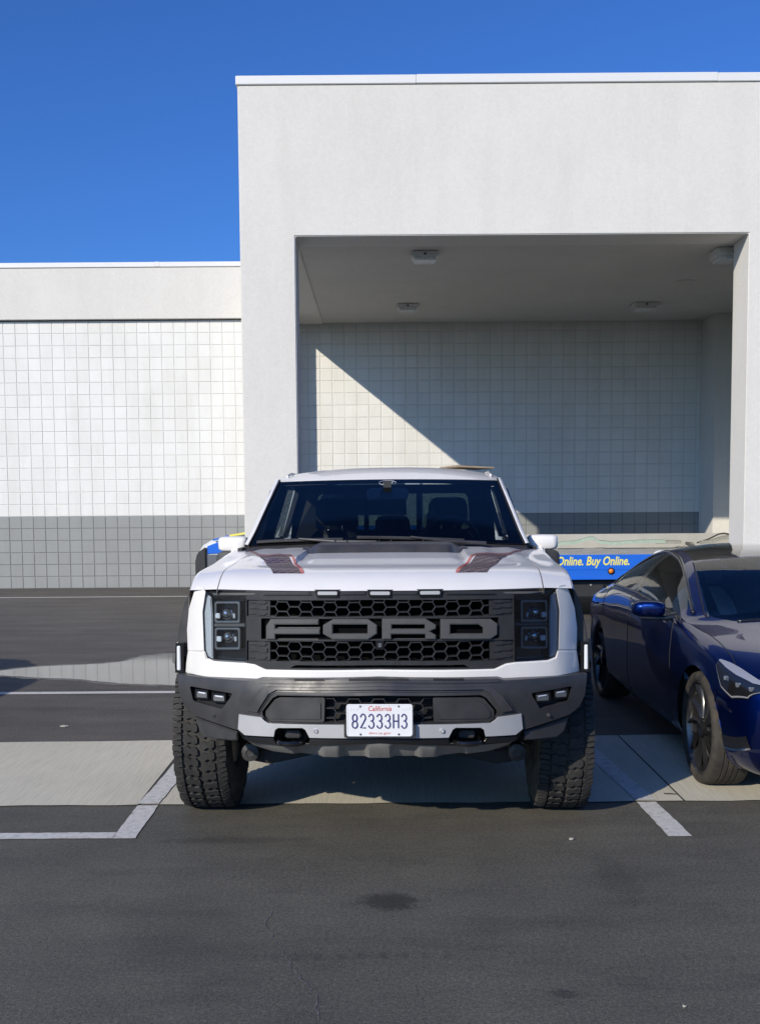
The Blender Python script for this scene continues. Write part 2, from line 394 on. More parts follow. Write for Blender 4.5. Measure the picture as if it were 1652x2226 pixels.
pud = [(0, 1085), (220, 1060), (420, 1050), (640, 1040), (750, 1030), (840, 1008), (900, 990), (985, 984), (1070, 975), (1082, 995), (1070, 1025), (1110, 1052), (1300, 1070), (1500, 1100), (1560, 1130), (1400, 1165), (1105, 1175), (1000, 1172), (880, 1170), (760, 1165), (700, 1158), (600, 1150), (500, 1138), (420, 1134), (260, 1130), (120, 1120), (0, 1115), (-300, 1108), (-300, 1094)]
pp = [at_height((x / 2.4203) * .84458, (1280 + y / 2.4203) * .84458) for x, y in pud]
pp = fillet([(p.x, p.y) for p in pp], .25, 3)
cx_, cy_ = sum(p[0] for p in pp) / len(pp), sum(p[1] for p in pp) / len(pp)
def rough_edge(pts, grow, amp, per):
    out = []
    for i, p in enumerate(pts):
        q = pts[(i+1) % len(pts)]; L = hypot(q[0]-p[0], q[1]-p[1]); n = max(1, int(L / per)); nx, ny = (q[1]-p[1]) / (L or 1), -(q[0]-p[0]) / (L or 1)
        for k in range(n):
            t = k / n; a_ = grow + random.uniform(-amp, amp); out.append((lerp(p[0], q[0], t) + nx * a_, lerp(p[1], q[1], t) + ny * a_))
    return out
sg_ = -1 if sum(a[0] * b[1] - b[0] * a[1] for a, b in zip(pp, pp[1:] + pp[:1])) < 0 else 1
M['damp'] = pm('damp_asphalt', (.040, .038, .034), .38, var=.25, vscale=12, bump=.4, bscale=140, bdist=.004)
tag(sheet('damp_edge', rough_edge(pp, .07 * sg_, .035, .09), .0028, M['damp'], g))
pp = rough_edge(pp, 0, .012, .07)
tag(sheet('puddle', pp, .005, M['water']), 'shallow puddle mirroring the block wall on the asphalt', kind='structure')
# tyre print arc and a crack across the near asphalt
cr = MB(); path = [(590, 1983), (574, 2012), (592, 2035), (612, 2066), (628, 2098), (655, 2130), (684, 2165), (692, 2226)]
path = [at_height(x, y) for x, y in path]; row = []
for p, q in zip(path, path[1:]):
    for t in range(8):
        c = p.lerp(q, t / 8); c.x += random.uniform(-.008, .008); w = random.uniform(.001, .0045); row.append([(c.x - w, c.y, .002), (c.x + w, c.y, .002)])
cr.grid(row).build('crack', M['crack'], g, smooth=None)

# ------------------------------------------------------------------ block wall building
DW = 21.6                                   # face of the block wall
PITCH = at_depth(250, 1122, DW).z / 6
bw = empty('block_wall', (0, DW, 0), label='white block wall with grey painted base and stucco parapet behind the pickup', cat='wall')
def block_mesh(name, w=PITCH, h=PITCH, j=.008, d=.034, c=.007):
    x0, x1, z0, z1 = j/2, w - j/2, j/2, h - j/2
    m = MB(); m.add([(x0, 0, z0), (x1, 0, z0), (x1, 0, z1), (x0, 0, z1),
                     (x0, c - d, z0), (x1, c - d, z0), (x1, c - d, z1), (x0, c - d, z1),
                     (x0 + c, -d, z0 + c), (x1 - c, -d, z0 + c), (x1 - c, -d, z1 - c), (x0 + c, -d, z1 - c)],
                    [(0,1,5,4),(1,2,6,5),(2,3,7,6),(3,0,4,7),(4,5,9,8),(5,6,10,9),(6,7,11,10),(7,4,8,11),(8,9,10,11)])
    return m
X0 = at_depth(533, 1200, DW).x - 26 * PITCH - PITCH * .55   # joints line up with the photo
bmw = block_mesh('block').mesh('block'); bmw.materials.append(M['block_white'])
bmg = block_mesh('block').mesh('block'); bmg.materials.append(M['block_grey'])
NROW = 22; NCOL = 66
rest = {True: MB(), False: MB()}; tmpl = block_mesh('b'); count = 0
XL = at_depth(0, 1100, DW).x - .3
cells = []
for j in range(NROW):
    for i in range(NCOL):
        cells.append((i, j))
def is_single(i, j):
    x = X0 + i * PITCH
    return XL < x < at_depth(531, 1100, DW).x and j <= 14
for i, j in cells:
    x = X0 + i * PITCH; z = j * PITCH
    grey = j < 6
    if is_single(i, j) and count < 300:
        o = bpy.data.objects.new('block', bmg if grey else bmw); COL.objects.link(o); o.parent = bw; o.location = (x, random.uniform(-.0015, .0015), z); count += 1
    else:
        dy = random.uniform(-.0015, .0015)
        rest[grey].add([(a + x, b + dy, c + z) for a, b, c in tmpl.v], tmpl.f)
tag(rest[True].build('blocks', M['block_grey'], bw, smooth=None), kind='stuff'); tag(rest[False].build('blocks', M['block_white'], bw, smooth=None), kind='stuff')
XE = X0 + NCOL * PITCH
MB().box(X0, XE, -.027, .4, -.1, 6 * PITCH).build('mortar_backing', M['mortar_grey'], bw, smooth=None)
MB().box(X0, XE, -.0265, .4, 6 * PITCH, NROW * PITCH).build('mortar_backing', M['mortar_white'], bw, smooth=None)
zb = at_depth(300, 695, DW).z; zt = at_depth(300, 573, DW).z; zc0 = at_depth(300, 583.5, DW).z
XP = -1.75
sp = empty('parapet', (0, DW, 0)); sp.parent = bw; sp.location = (0, 0, 0)
seam = at_depth(253, 640, DW).x
MB().box(X0, XE, -.14, .4, zb, zc0).build('stucco_panel', M['stucco'], sp, bevel=.004)
cm = MB(); cm.grid([[(seam + random.uniform(-.004, .004) - .0045, -.1412, z), (seam + random.uniform(-.004, .004) + .0045, -.1412, z)] for z in [lerp(zb + .03, zc0 - .02, i / 24) for i in range(25)]]); cm.build('hairline_crack', M['coping'], sp, smooth=None)
sm_x = at_depth(345, 578, DW).x
for a, b in ((X0, sm_x - .002), (sm_x + .002, XE)):
    MB().box(a, b, -.165, .43, zc0, zt).build('coping_cap', M['coping'], sp, bevel=.005)
MB().box(sm_x - .04, sm_x + .04, -.168, .435, zc0 + .004, zt + .004).build('coping_splice', M['coping'], sp, bevel=.003)

# ------------------------------------------------------------------ canopy
DC = 14.4; TH = .62; XLo, XLi, XRi = -1.785, -1.067, 4.822; ZH = 5.13; ZT0, ZT = 7.035, 7.145
cn = empty('stucco_canopy', (0, DC, 0), label='tall white stucco portal canopy over the flatbed truck', cat='canopy')
def cbox(name, x0, x1, y0, y1, z0, z1, mat='stucco', bevel=.012, parent=None):
    return MB().box(x0, x1, y0 - DC, y1 - DC, z0, z1).build(name, M[mat], parent or cn, bevel=bevel)
fr = MB().prism([(XLo, 0), (XLi, 0), (XLi, ZH), (XRi, ZH), (XRi, 0), (7.6, 0), (7.6, ZT0), (XLo, ZT0)], 0, TH, 'y').build('portal_front', M['stucco'], cn, bevel=.012)
cbox('side_beam', XLo, XLi, DC + TH + .002, DW - .145, ZH, ZT0, bevel=.01)
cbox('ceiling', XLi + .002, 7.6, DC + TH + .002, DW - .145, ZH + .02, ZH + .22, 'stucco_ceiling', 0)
cbox('roof', XLi + .002, 7.6, DC + TH + .002, DW - .145, 6.4, 6.7, 'stucco', 0)
ra = at_depth(1552, 900, DW - .95)
cbox('pilaster', at_depth(1521, 900, DW).x, 8.2, DW - .95, DW - .037, 0, ZH + .018, 'stucco', .006)
cbox('pilaster', -2.5, -1.90, DW - .95, DW - .17, 0, 6.2, 'stucco', .006)
cbox('side_wall', 7.3, 7.59, DC + TH + .004, DW - .96, 0, ZH + .018, 'stucco', 0)
s1 = at_depth(905, 175, DC).x; s2 = at_depth(1560, 175, DC).x
for a, b, dz in ((XLo - .02, s1 - .0006, 0), (s1 + .0006, s2 - .0006, .004), (s2 + .0006, 7.7, -.002)):
    cbox('coping_cap', a, b, DC - .022, DC + TH, ZT0 + .001 + dz * .5, ZT + dz, 'coping', .006)
# ceiling luminaires
M['lamp_housing'] = pm('lamp_housing', (.62, .62, .60), .5, var=.05)
M['lamp_lens'] = pm('lamp_lens', (.75, .76, .74), .25, spec=.6)
M['lamp_dark'] = pm('lamp_dark', (.06, .06, .06), .6)
def luminaire(px, py, sx, sy, label, drop=.075):
    zc = ZH + .02; c = at_height(px, py, zc - drop * .5)
    e = empty('ceiling_light', (c.x, c.y, zc), label=label, cat='ceiling light', group='square lights under the canopy ceiling')
    MB().prism(fillet([(-sx/2, -sy/2), (sx/2, -sy/2), (sx/2, sy/2), (-sx/2, sy/2)], .03), -drop, -.003, 'z').build('housing', M['lamp_housing'], e, bevel=.01)
    MB().prism([(-sx*.4, -sy*.4), (sx*.4, -sy*.4), (sx*.4, sy*.4), (-sx*.4, sy*.4)], -drop - .04, -drop - .001, 'z').build('lens', M['lamp_lens'], e, bevel=.006)
    for k in range(5):
        x = (-.32 + .16 * k) * sx; MB().box(x - .012, x + .012, -sy*.4 - .004, sy*.4 + .004, -drop - .036, -drop - .010).build('louvre', M['lamp_housing'], e)
    MB().revolve([(0, -.006), (.018, -.006), (.018, 0), (0, 0)], 12, 'y', (0, -sy/2, -drop * .55)).build('sensor', M['lamp_dark'], e)
    return e
luminaire(923, 556, .37, .36, 'square ceiling light nearest the portal edge above the pickup', .085)
luminaire(886, 667, .36, .36, 'square ceiling light deep under the canopy over the sunlit triangle')
luminaire(1401, 664, .44, .38, 'square ceiling light deep under the canopy at the far end')
luminaire(1585, 552, .46, .42, 'ceiling light half hidden by the right hand portal pillar', .12)
c = at_height(1489, 611, ZH + .02)
d = MB().revolve([(0, -.012), (.14, -.012), (.15, -.004), (.15, 0)], 32, 'z', (0, 0, -.002)).build('ceiling_cover_plate', M['stucco_ceiling']); d.location = (c.x, c.y, ZH + .02)
tag(d, 'flat round cover plate on the shaded canopy ceiling', 'cover plate')
# ================================================================== white pickup
def paint(name, col, rough=.28, flake=0, coat=1.0, dust=.0):
    k = NT(name); k.set(Roughness=rough, Coat_Weight=coat, Coat_Roughness=.02, Specular_IOR_Level=.5); p = k.pos()
    if dust:
        f = k.noise(p, 5, 6, .65); k.color(k.ramp(f, [(.3, tuple(c * (1 - dust) for c in col)), (.6, col)]))
        k.l(k.ramp(k.noise(p, 30, 5, .7), [(.3, (.01,) * 3), (.8, (.09,) * 3)]), k.b.inputs['Coat Roughness'])
    else: k.b.inputs['Base Color'].default_value = (*col, 1)
    return k.m
M['truck_white'] = paint('truck_white', (.79, .77, .735), .38, coat=.7, dust=.06)
M['plastic'] = pm('dark_plastic', (.042, .041, .042), .42, var=.25, vscale=9, bump=.12, bscale=420, rvar=.12, bdist=.0006)
M['satin'] = pm('satin_grille', (.031, .031, .033), .34, var=.2, vscale=14, rvar=.08)
M['black'] = pm('black_void', (.006, .006, .007), .7)
M['void'] = pm('void', (.0025, .0025, .003), .9, spec=.1)
M['gloss_black'] = pm('gloss_black', (.008, .008, .009), .08, coat=.6)
M['silver'] = pm('silver_bumper', (.56, .56, .57), .38, metal=.35, var=.06, vscale=7, rvar=.08, coat=.3)
M['skid'] = pm('skid_aluminium', (.34, .33, .315), .42, metal=.35, var=.2, vscale=6, rvar=.1)
M['chrome'] = pm('chrome', (.8, .8, .81), .08, metal=1)
M['lens_white'] = pm('lens_white', (.75, .77, .80), .15, coat=.8, spec=.6)
M['lamp_bezel'] = pm('lamp_bezel', (.24, .25, .265), .2, metal=.4, coat=1)
M['drl'] = pm('light_pipe', (.62, .64, .66), .12, coat=1, spec=.7)
M['headlamp_glass'] = glass('headlamp_glass', (.90, .93, .96), 1.45)
M['windscreen'] = glass('windscreen', (.42, .50, .53), 1.52)
M['rear_glass'] = glass('rear_glass', (.26, .32, .31), 1.52)
M['wheel_leather'] = pm('wheel_leather', (.075, .075, .076), .4)
M['marker_lens'] = pm('marker_lens', (.42, .44, .46), .12, coat=1)
M['proj'] = pm('projector_lens', (.55, .57, .60), .06, metal=.85, coat=1)
M['mirror_back'] = pm('mirror_back', (.62, .64, .63), .35)
M['side_glass'] = glass('side_glass', (.30, .33, .33), 1.52)
def rubber(name, base, dust):
    k = NT(name); p = k.pos(); k.set(Roughness=.82, Specular_IOR_Level=.3)
    k.color(k.ramp(k.noise(p, 14, 5, .65), [(.35, base), (.72, dust)])); k.bump(k.noise(p, 160, 3), .25, .002); return k.m
M['tread'] = rubber('tread_rubber', (.026, .0255, .025), (.050, .048, .045))
M['carcass'] = rubber('groove_rubber', (.026, .025, .024), (.075, .070, .060))
M['sidewall'] = rubber('sidewall_rubber', (.045, .043, .040), (.12, .10, .075))
M['rim_dark'] = pm('rim_dark', (.05, .05, .052), .35, metal=.8)
M['underbody'] = pm('underbody', (.022, .021, .020), .75, var=.3)
M['leather'] = pm('leather_black', (.022, .022, .023), .42, var=.15, bump=.2, bscale=200)
M['dash'] = pm('dash_black', (.020, .021, .022), .55, bump=.15, bscale=300)
M['interior_grey'] = pm('interior_grey', (.10, .10, .10), .7)
M['red'] = pm('red_accent', (.55, .03, .025), .4)
M['rubber_seal'] = pm('rubber_seal', (.012, .012, .013), .5)
M['mirror_glass'] = pm('mirror_glass', (.75, .77, .78), .03, metal=1)
M['plate_white'] = pm('plate_white', (.74, .75, .76), .35, var=.03)
M['plate_blue'] = pm('plate_blue', (.03, .035, .16), .45)
M['plate_red'] = pm('plate_red', (.55, .06, .05), .45)
M['amber'] = pm('amber_lens', (.8, .22, .01), .2, coat=.8)

TX, TY, TA = .02, 6.0, -.03
truck = empty('pickup_truck', (TX, TY, 0), TA, 'white off-road pickup truck facing the camera with hood graphics', 'pickup truck')
def z1(x, y): return ((430 + x / 2.8483) * .84458, (1480 + y / 2.8483) * .84458)     # close-up of the left half of the nose
def z8(x, y): return ((640 + x / 2.2324) * .84458, (1220 + y / 2.2324) * .84458)     # close-up of windscreen and hood
def z5(x, y): return ((660 + x / 2.5813) * .84458, (1500 + y / 2.5813) * .84458)     # close-up of grille
def z6b(x, y): return ((600 + x / 2.065) * .84458, (1740 + y / 2.065) * .84458)      # close-up of lower bumper
def local(v, yl):
    """photo point -> pickup coordinates (x, z) at local depth yl (number or function of x)"""
    d = ray(*v); x = 0.0; y = yl if not callable(yl) else yl(0.0)
    for _ in range(8):
        wy = TY - x * sin(-TA) + y * cos(TA); k = wy / d.y
        wx = d.x * k; x = ((wx - TX) - y * sin(-TA)) / cos(TA)
        if callable(yl): y = yl(x)
    return (x, EYE + d.z * k)
def yG(x): x = abs(x); return -.885 + .30 * x ** 2.3                       # grille and lamp face
def yB(x):                                                                # bumper face
    x = abs(x); return -1.035 + .13 * (x / .6) ** 2 * min(1, .6 / max(x, .01)) + (.62 * (x - .6) ** 1.25 if x > .6 else 0)
def P(pts, yl, zf=z1): return [local(zf(*p), yl) for p in pts]
def full(half):
    """left half outline (outer to centre, then back) mirrored to a whole outline; points at the centre are kept once"""
    L = [((0.0 if abs(x) < .012 else x), z) for x, z in half]; n = len(L)
    i = next(k for k in range(n) if L[k][0] == 0.0 and L[(k + 1) % n][0] == 0.0)
    L = L[i + 1:] + L[:i + 1]
    return L + [(-x, z) for x, z in L[::-1] if x != 0.0]
def fpanel(name, pts, yfn, mat, thick=.03, off=0.0, rad=.0, holes=(), twin=True, whole=False, bevel=.004, step=.05, parent=None, zf=z1, zstep=None, ztilt=None):
    base = (lambda x: yfn(x) + off); o2 = P(pts, base, zf)
    if whole: o2 = full(o2)
    if rad: o2 = fillet(o2, rad)
    hs = []
    for h in holes:
        h2 = P(h[0], base, zf)
        if len(h) > 2 and h[2]: h2 = full(h2)
        if h[1]: h2 = fillet(h2, h[1])
        hs.append(h2)
    def yy(x, z): return base(x) + (ztilt(x, z) if ztilt else 0)
    me = panel_mesh(name, o2, yy, thick, hs, step, bevel, zstep=zstep)
    o = finish(name, me, M[mat], parent or truck, 30)
    if twin and not whole: return o, mirror(o)
    return o

# ---- hood and fender tops: a height field
def smax(a, b, k=.02): h = max(k - abs(a - b), 0) / k; return max(a, b) + h * h * k * .25
def lip_y(x): return yG(x) - .012
def lip_z(x): return 1.272 + .004 * (1 - abs(x)) - .012 * sm(.75, 1.0, abs(x))
def cowl_y(x): return .43 + .20 * abs(x) ** 2.0
def hood_z(x, y):
    x = abs(x); t = max(0, y - lip_y(x)); L = cowl_y(x) - lip_y(x); u = t / L
    crown = 1.357 + .046 * min(1, u) ** .85 - .012 * x * x
    crown += .016 * (1 - sm(.36, .46, x)) * sm(.30, .48, u)                                  # centre dome
    crown += .034 * sm(.43, .455, x) * (1 - sm(.56, .72, x)) * sm(.30, .46, u) * (1 - .35 * u)   # shoulder bulges with the graphics
    side = sm(.70, .99, x); crown -= side * lerp(.020, .0, sm(.45, 1, u))
    crown += .018 * sm(.60, .72, x) * (1 - sm(.72, .84, x)) * sm(.35, .6, u)
    z0 = lip_z(x); rise = 1 - (1 - min(1, t / .30)) ** 2.6
    edge = .030 * (1 - sm(0, .10, t)) * 0
    return z0 + (crown - z0) * rise - edge
XS = [-.995 + 1.99 * i / 132 for i in range(133)]
def hood_row(u): return [(x, lerp(lip_y(x), cowl_y(x), u), hood_z(x, lerp(lip_y(x), cowl_y(x), u))) for x in XS]
US = [0, .004, .01, .02, .035, .05, .07, .09, .115, .14] + [.14 + .86 * (i + 1) / 46 for i in range(46)]
SEAM = .795
def hood_part(name, x0, x1, mat):
    m = MB(); xs = [x0] + [x for x in XS if x0 + .003 < x < x1 - .003] + [x1]; rows = []
    for u in US: rows.append([(x, lerp(lip_y(x), cowl_y(x), u), hood_z(x, lerp(lip_y(x), cowl_y(x), u))) for x in xs])
    lip = [(x, y + .03, z - .014) for x, y, z in rows[0]]; lip2 = [(x, y + .07, z - .016) for x, y, z in rows[0]]
    sk = [[(p[0], p[1], p[2] - .02) for p in [r[0] for r in rows]]]
    m.grid([lip2, lip] + rows)
    for s_, r_ in ((0, None), (-1, None)):
        a = [r[s_] for r in rows]; m.grid([a, [(p[0], p[1] + .0, p[2] - .03) for p in a]])
    return m.build(name, M[mat], truck, smooth=40)
hood = hood_part('hood', -SEAM + .003, SEAM - .003, 'truck_white')
tag(hood, 'white hood with dark hexagon graphics and black rear vent')
# fenders: the top outside the hood seam, rolling over to the side
def fender(sg):
    m = MB(); rows = []
    for u in US:
        row = []
        for i in range(9):
            x = lerp(SEAM + .003, .945, i / 8); y = lerp(lip_y(x), cowl_y(x), u); row.append((sg * x, y, hood_z(x, y)))
        x, y, z = row[-1][0] * sg, row[-1][1], row[-1][2]
        for dx, dz in ((.012, -.006), (.021, -.018), (.027, -.040), (.030, -.08), (.032, -.14), (.033, -.22), (.033, -.40)):
            row.append((sg * (x + dx), y + .10 * (dx / .033) * (1 - u), z + dz))
        rows.append(row)
    m.grid(rows)
    a = [r[0] for r in rows]; m.grid([a, [(p[0], p[1], p[2] - .03) for p in a]])
    # towards the door
    last = rows[-1]; m.grid([last, [(p[0], .95, min(p[2], 1.43)) for p in last]])
    return m.build('fender', M['truck_white'], truck, smooth=40)
fender(-1); fender(1)
MB().box(-.50, .50, -.66, .45, .75, 1.20).box(-.80, .80, -.42, .44, .75, 1.19).build('engine_bay', M['black'], truck)

# ---- grille
fpanel('grille_frame', [(578, 118), (700, 112), (1561, 112), (1561, 690), (715, 690), (640, 652), (578, 642)], yG, 'satin', .06, .0, whole=True,
       holes=[([(585, 182), (1561, 182), (1561, 303), (585, 303)], .004, True), ([(585, 482), (1561, 482), (1561, 628), (585, 628)], .004, True),
              ([(690, 318), (1561, 318), (1561, 470), (690, 470)], 0, True), ([(900, 684), (940, 662), (1561, 662), (1561, 683)], 0, True)], bevel=.004)
fpanel('grille_backing', [(560, 120), (1561, 120), (1561, 690), (560, 690)], yG, 'void', .02, .16, whole=True, bevel=0)
# raised satin brow pieces and the three marker lamps in it
fpanel('brow_trim', [(735, 122), (1035, 122), (1060, 148), (700, 150)], yG, 'satin', .02, -.012, twin=True, bevel=.005)
for xa, xb in ((1265, 1455),):
    fpanel('brow_trim', [(xa, 122), (xb, 122), (xb, 148), (xa, 150)], yG, 'satin', .02, -.010, twin=True, bevel=.005)
def marker(cx):
    a = fpanel('marker_lamp', [(cx - 95, 108), (cx + 95, 108), (cx + 78, 165), (cx - 78, 165)], yG, 'gloss_black', .02, -.014, twin=False, bevel=.006)
    l = fpanel('lens', [(cx - 72, 122), (cx + 72, 122), (cx + 72, 147), (cx - 72, 147)], yG, 'marker_lens', .012, -.020, rad=.006, twin=False, bevel=.003, parent=a)
    return a
marker(1561); mm = marker(1175); mirror(mm)
# honeycomb
def honeycomb(name, x0, x1, z0, z1, yfn, off, cw=.116, chh=.0465, bar=.0027, dep=.024, mat='satin'):
    m = MB(); cols = int((x1 - x0) / cw) + 3; rows_ = int((z1 - z0) / (chh / 2)) + 3
    def seg(a, b):
        # clip to the opening
        (ax, az), (bx, bz) = a, b
        t0, t1 = 0, 1
        for p, q, lo, hi in ((ax, bx - ax, x0, x1), (az, bz - az, z0, z1)):
            if abs(q) < 1e-9:
                if p < lo or p > hi: return
                continue
            ta, tb = (lo - p) / q, (hi - p) / q
            if ta > tb: ta, tb = tb, ta
            t0, t1 = max(t0, ta), min(t1, tb)
        if t1 - t0 < .02: return
        a = (ax + (bx - ax) * t0, az + (bz - az) * t0); b = (ax + (bx - ax) * t1, az + (bz - az) * t1)
        dx, dz = b[0] - a[0], b[1] - a[1]; L = hypot(dx, dz); nx, nz = -dz / L * bar, dx / L * bar
        ya, yb = yfn(a[0]) + off, yfn(b[0]) + off
        # bar with a narrow front edge and a wider root
        vs = []
        for (px, pz), yy in ((a, ya), (b, yb)):
            vs += [(px + nx * .75, yy, pz + nz * .75), (px - nx * .75, yy, pz - nz * .75), (px - nx * 1.5, yy + dep, pz - nz * 1.5), (px + nx * 1.5, yy + dep, pz + nz * 1.5)]
        m.add(vs, [(0, 1, 5, 4), (1, 2, 6, 5), (3, 0, 4, 7), (0, 3, 2, 1), (4, 5, 6, 7)])
    seen = set(); flat = cw * .42
    cx0 = (x0 + x1) / 2
    for i in range(-cols, cols + 1):
        for j in range(-2, rows_ + 2):
            cx = cx0 + i * cw + (cw / 2 if j % 2 else 0); cz = z0 + j * chh / 2
            # elongated hexagon: flats top and bottom, points left and right
            w = cw * .5 + (cw * .5 - flat) * .0; tip = cw / 2 + (cw / 2 - flat / 1) * .0
            fl = cw * .19; tp = cw * .5 + (cw * .5 - fl) - (cw * .5 - fl) + 0
            pts = [(cx - fl, cz + chh / 2), (cx + fl, cz + chh / 2), (cx + cw - fl - cw * .5 + 0, cz), (cx + fl, cz - chh / 2), (cx - fl, cz - chh / 2), (cx - cw + fl + cw * .5, cz)]
            for a, b in zip(pts, pts[1:] + pts[:1]):
                ky = tuple(sorted(((round(a[0], 4), round(a[1], 4)), (round(b[0], 4), round(b[1], 4)))))
                if ky in seen: continue
                seen.add(ky); seg(a, b)
            ky = ('h', round(cx, 4), round(cz, 4))
            # short joint between neighbouring points
            a = (cx + cw * .5 - fl, cz); b = (cx + cw - (cw * .5 - fl), cz); kk = tuple(sorted(((round(a[0], 4), round(a[1], 4)), (round(b[0], 4), round(b[1], 4)))))
            if kk not in seen: seen.add(kk); seg(a, b)
    return m.build(name, M[mat], truck, smooth=None)
(gx0, gz0), (gx1, gz1) = P([(757, 303), (757, 182)], yG); honeycomb('grille_mesh', gx0, -gx0, gz0, gz1, yG, .006)
(_, hz0), (_, hz1) = P([(757, 628), (757, 482)], yG); honeycomb('grille_mesh', gx0, -gx0, hz0, hz1, yG, .006)
# solid end fins with hexagon relief
for (ya_, yb_) in ((182, 303), (482, 628)):
    fpanel('grille_end', [(585, ya_), (757, ya_), (757, yb_), (585, yb_)], yG, 'satin', .02, .012, bevel=.002)
    for k in range(3):
        zz = lerp(ya_, yb_, (k + .5) / 3); hh = (yb_ - ya_) / 3 * .36; sx = 20 if k % 2 else 0
        fpanel('fin', [(600, zz - hh * .5), (650 + sx, zz - hh * .5), (672 + sx, zz - hh), (715 + sx, zz - hh), (735, zz), (715 + sx, zz + hh), (672 + sx, zz + hh), (650 + sx, zz + hh * .5), (600, zz + hh * .5)], yG, 'satin', .02, .004, bevel=.003, step=.2)
# FORD letters
def letter(name, outline, hole=(), zf=z5):
    return fpanel(name, outline, yG, 'letter', .03, -.016, holes=hole, twin=False, bevel=.004, step=.08, zf=zf)
M['letter'] = pm('letter_grey', (.080, .080, .079), .38, var=.12, vscale=20, rvar=.06)
fpanel('letter_tray', [(25, 236), (1612, 236), (1612, 381), (25, 381)], lambda x: yG(x), 'void', .02, .028, zf=z5, twin=False, bevel=.002)
letter('letter_f', [(92, 244), (412, 244), (412, 278), (124, 278), (124, 306), (420, 306), (420, 342), (124, 342), (124, 376), (64, 376), (64, 290)])
letter('letter_o', [(510, 244), (742, 244), (800, 284), (800, 340), (742, 378), (510, 378), (442, 340), (442, 284)], [([(506, 278), (738, 278), (738, 340), (506, 340)], 0)])
letter('letter_r', [(834, 240), (1122, 240), (1192, 282), (1192, 306), (1150, 324), (1192, 350), (1192, 376), (1122, 376), (1122, 342), (894, 342), (894, 376), (834, 376)], [([(898, 278), (1118, 278), (1118, 308), (898, 308)], 0)])
letter('letter_d', [(1222, 242), (1556, 242), (1602, 276), (1602, 346), (1556, 376), (1222, 376)], [([(1288, 278), (1476, 278), (1506, 300), (1506, 340), (1288, 340)], 0)])
for a, b, c, d in ((132, 296, 424, 303), (140, 373, 412, 379), (896, 372, 1118, 378)):
    fpanel('letter_rib', [(a, b), (c, b), (c, d), (a, d)], yG, 'letter', .02, .006, zf=z5, twin=False, bevel=.001)
fpanel('front_camera', [(792, 386), (848, 386), (848, 446), (792, 446)], yG, 'gloss_black', .03, -.004, zf=z5, twin=False, bevel=.005)
fpanel('camera_lens', [(808, 402), (832, 402), (832, 430), (808, 430)], yG, 'chrome', .01, -.008, zf=z5, twin=False, bevel=.002, rad=.004)

# ---- headlamps
lamp = empty('headlight'); lamp.parent = truck
o = fpanel('housing', [(286, 120), (575, 112), (578, 642), (345, 628), (292, 608), (273, 545), (263, 270)], yG, 'gloss_black', .05, .060, twin=False, parent=lamp, bevel=.004)
fpanel('brow', [(300, 118), (740, 114), (700, 160), (660, 172), (345, 166), (330, 150)], yG, 'gloss_black', .04, .002, twin=False, parent=lamp, bevel=.006)
fpanel('brow_pipe', [(330, 132), (660, 130), (640, 148), (345, 150)], yG, 'interior_grey', .01, -.002, twin=False, parent=lamp, bevel=.002)
o = fpanel('light_pipe', [(287, 135), (322, 165), (333, 300), (336, 612), (296, 603), (278, 545), (268, 270)], yG, 'drl', .03, .010, twin=False, parent=lamp, bevel=.006)
for (x0, y0, x1, y1, cx, cy) in ((348, 196, 534, 352, 438, 282), (350, 388, 536, 548, 448, 452)):
    f = fpanel('lamp_bezel', [(x0, y0), (x1, y0), (x1, y1), (x0, y1)], yG, 'lamp_bezel', .03, .020, rad=.012, twin=False, parent=lamp, bevel=.003,
               holes=[([(x0 + 14, y0 + 14), (x1 - 14, y0 + 14), (x1 - 14, y1 - 14), (x0 + 14, y1 - 14)], .010)])
    c = local(z1(cx, cy), lambda x: yG(x) + .045); yy = yG(c[0]) + .055
    MB().revolve([(.030, .010), (.030, -.012), (.024, -.016), (.024, .004)], 28, 'y', (c[0], yy, c[1])).build('lens_ring', M['chrome'], lamp)
    MB().revolve([(.0235, -.004), (.021, -.016), (.015, -.024), (.008, -.028), (0, -.029)], 28, 'y', (c[0], yy, c[1])).build('projector_lens', M['proj'] if 'proj' in M else M['chrome'], lamp, smooth=180)
    for sx in (-1, 1):
        MB().obox((c[0] + sx * .045, yy - .006, c[1] - .012), .030, .012, .026, Matrix.Rotation(sx * .5, 3, 'Z')).build('reflector_glint', M['lens_white'], lamp, bevel=.003)  # white colour stands in for bright glints inside the lamp
fpanel('divider', [(345, 358), (570, 358), (570, 380), (345, 380)], yG, 'interior_grey', .02, .022, twin=False, parent=lamp, bevel=.003)
fpanel('lamp_cover', [(286, 122), (578, 160), (578, 641), (345, 628), (292, 608), (273, 545), (263, 270)], yG, 'headlamp_glass', .004, -.004, twin=False, parent=lamp, bevel=0)
lm2 = empty('headlight'); lm2.parent = truck
for ch in list(lamp.children):
    q = mirror(ch); q.parent = lm2

# ---- white face: fender corners and the strip under the grille
def yF(x):
    x = abs(x); return yG(x) + (1.6 * (x - .86) ** 1.6 if x > .86 else 0) - .004
fpanel('bumper_skin', [(150, 560), (275, 562), (292, 612), (345, 634), (575, 648), (640, 658), (720, 696), (1561, 696), (1561, 766), (680, 764), (640, 779), (132, 718), (140, 640)], yF, 'truck_white', .06, -.012, whole=True, bevel=.010, step=.04)
fpanel('fender_front', [(222, 84), (262, 92), (282, 124), (260, 270), (271, 557), (152, 556), (146, 400), (160, 250), (196, 130)], yF, 'truck_white', .06, -.006, twin=True, bevel=.008, step=.025)

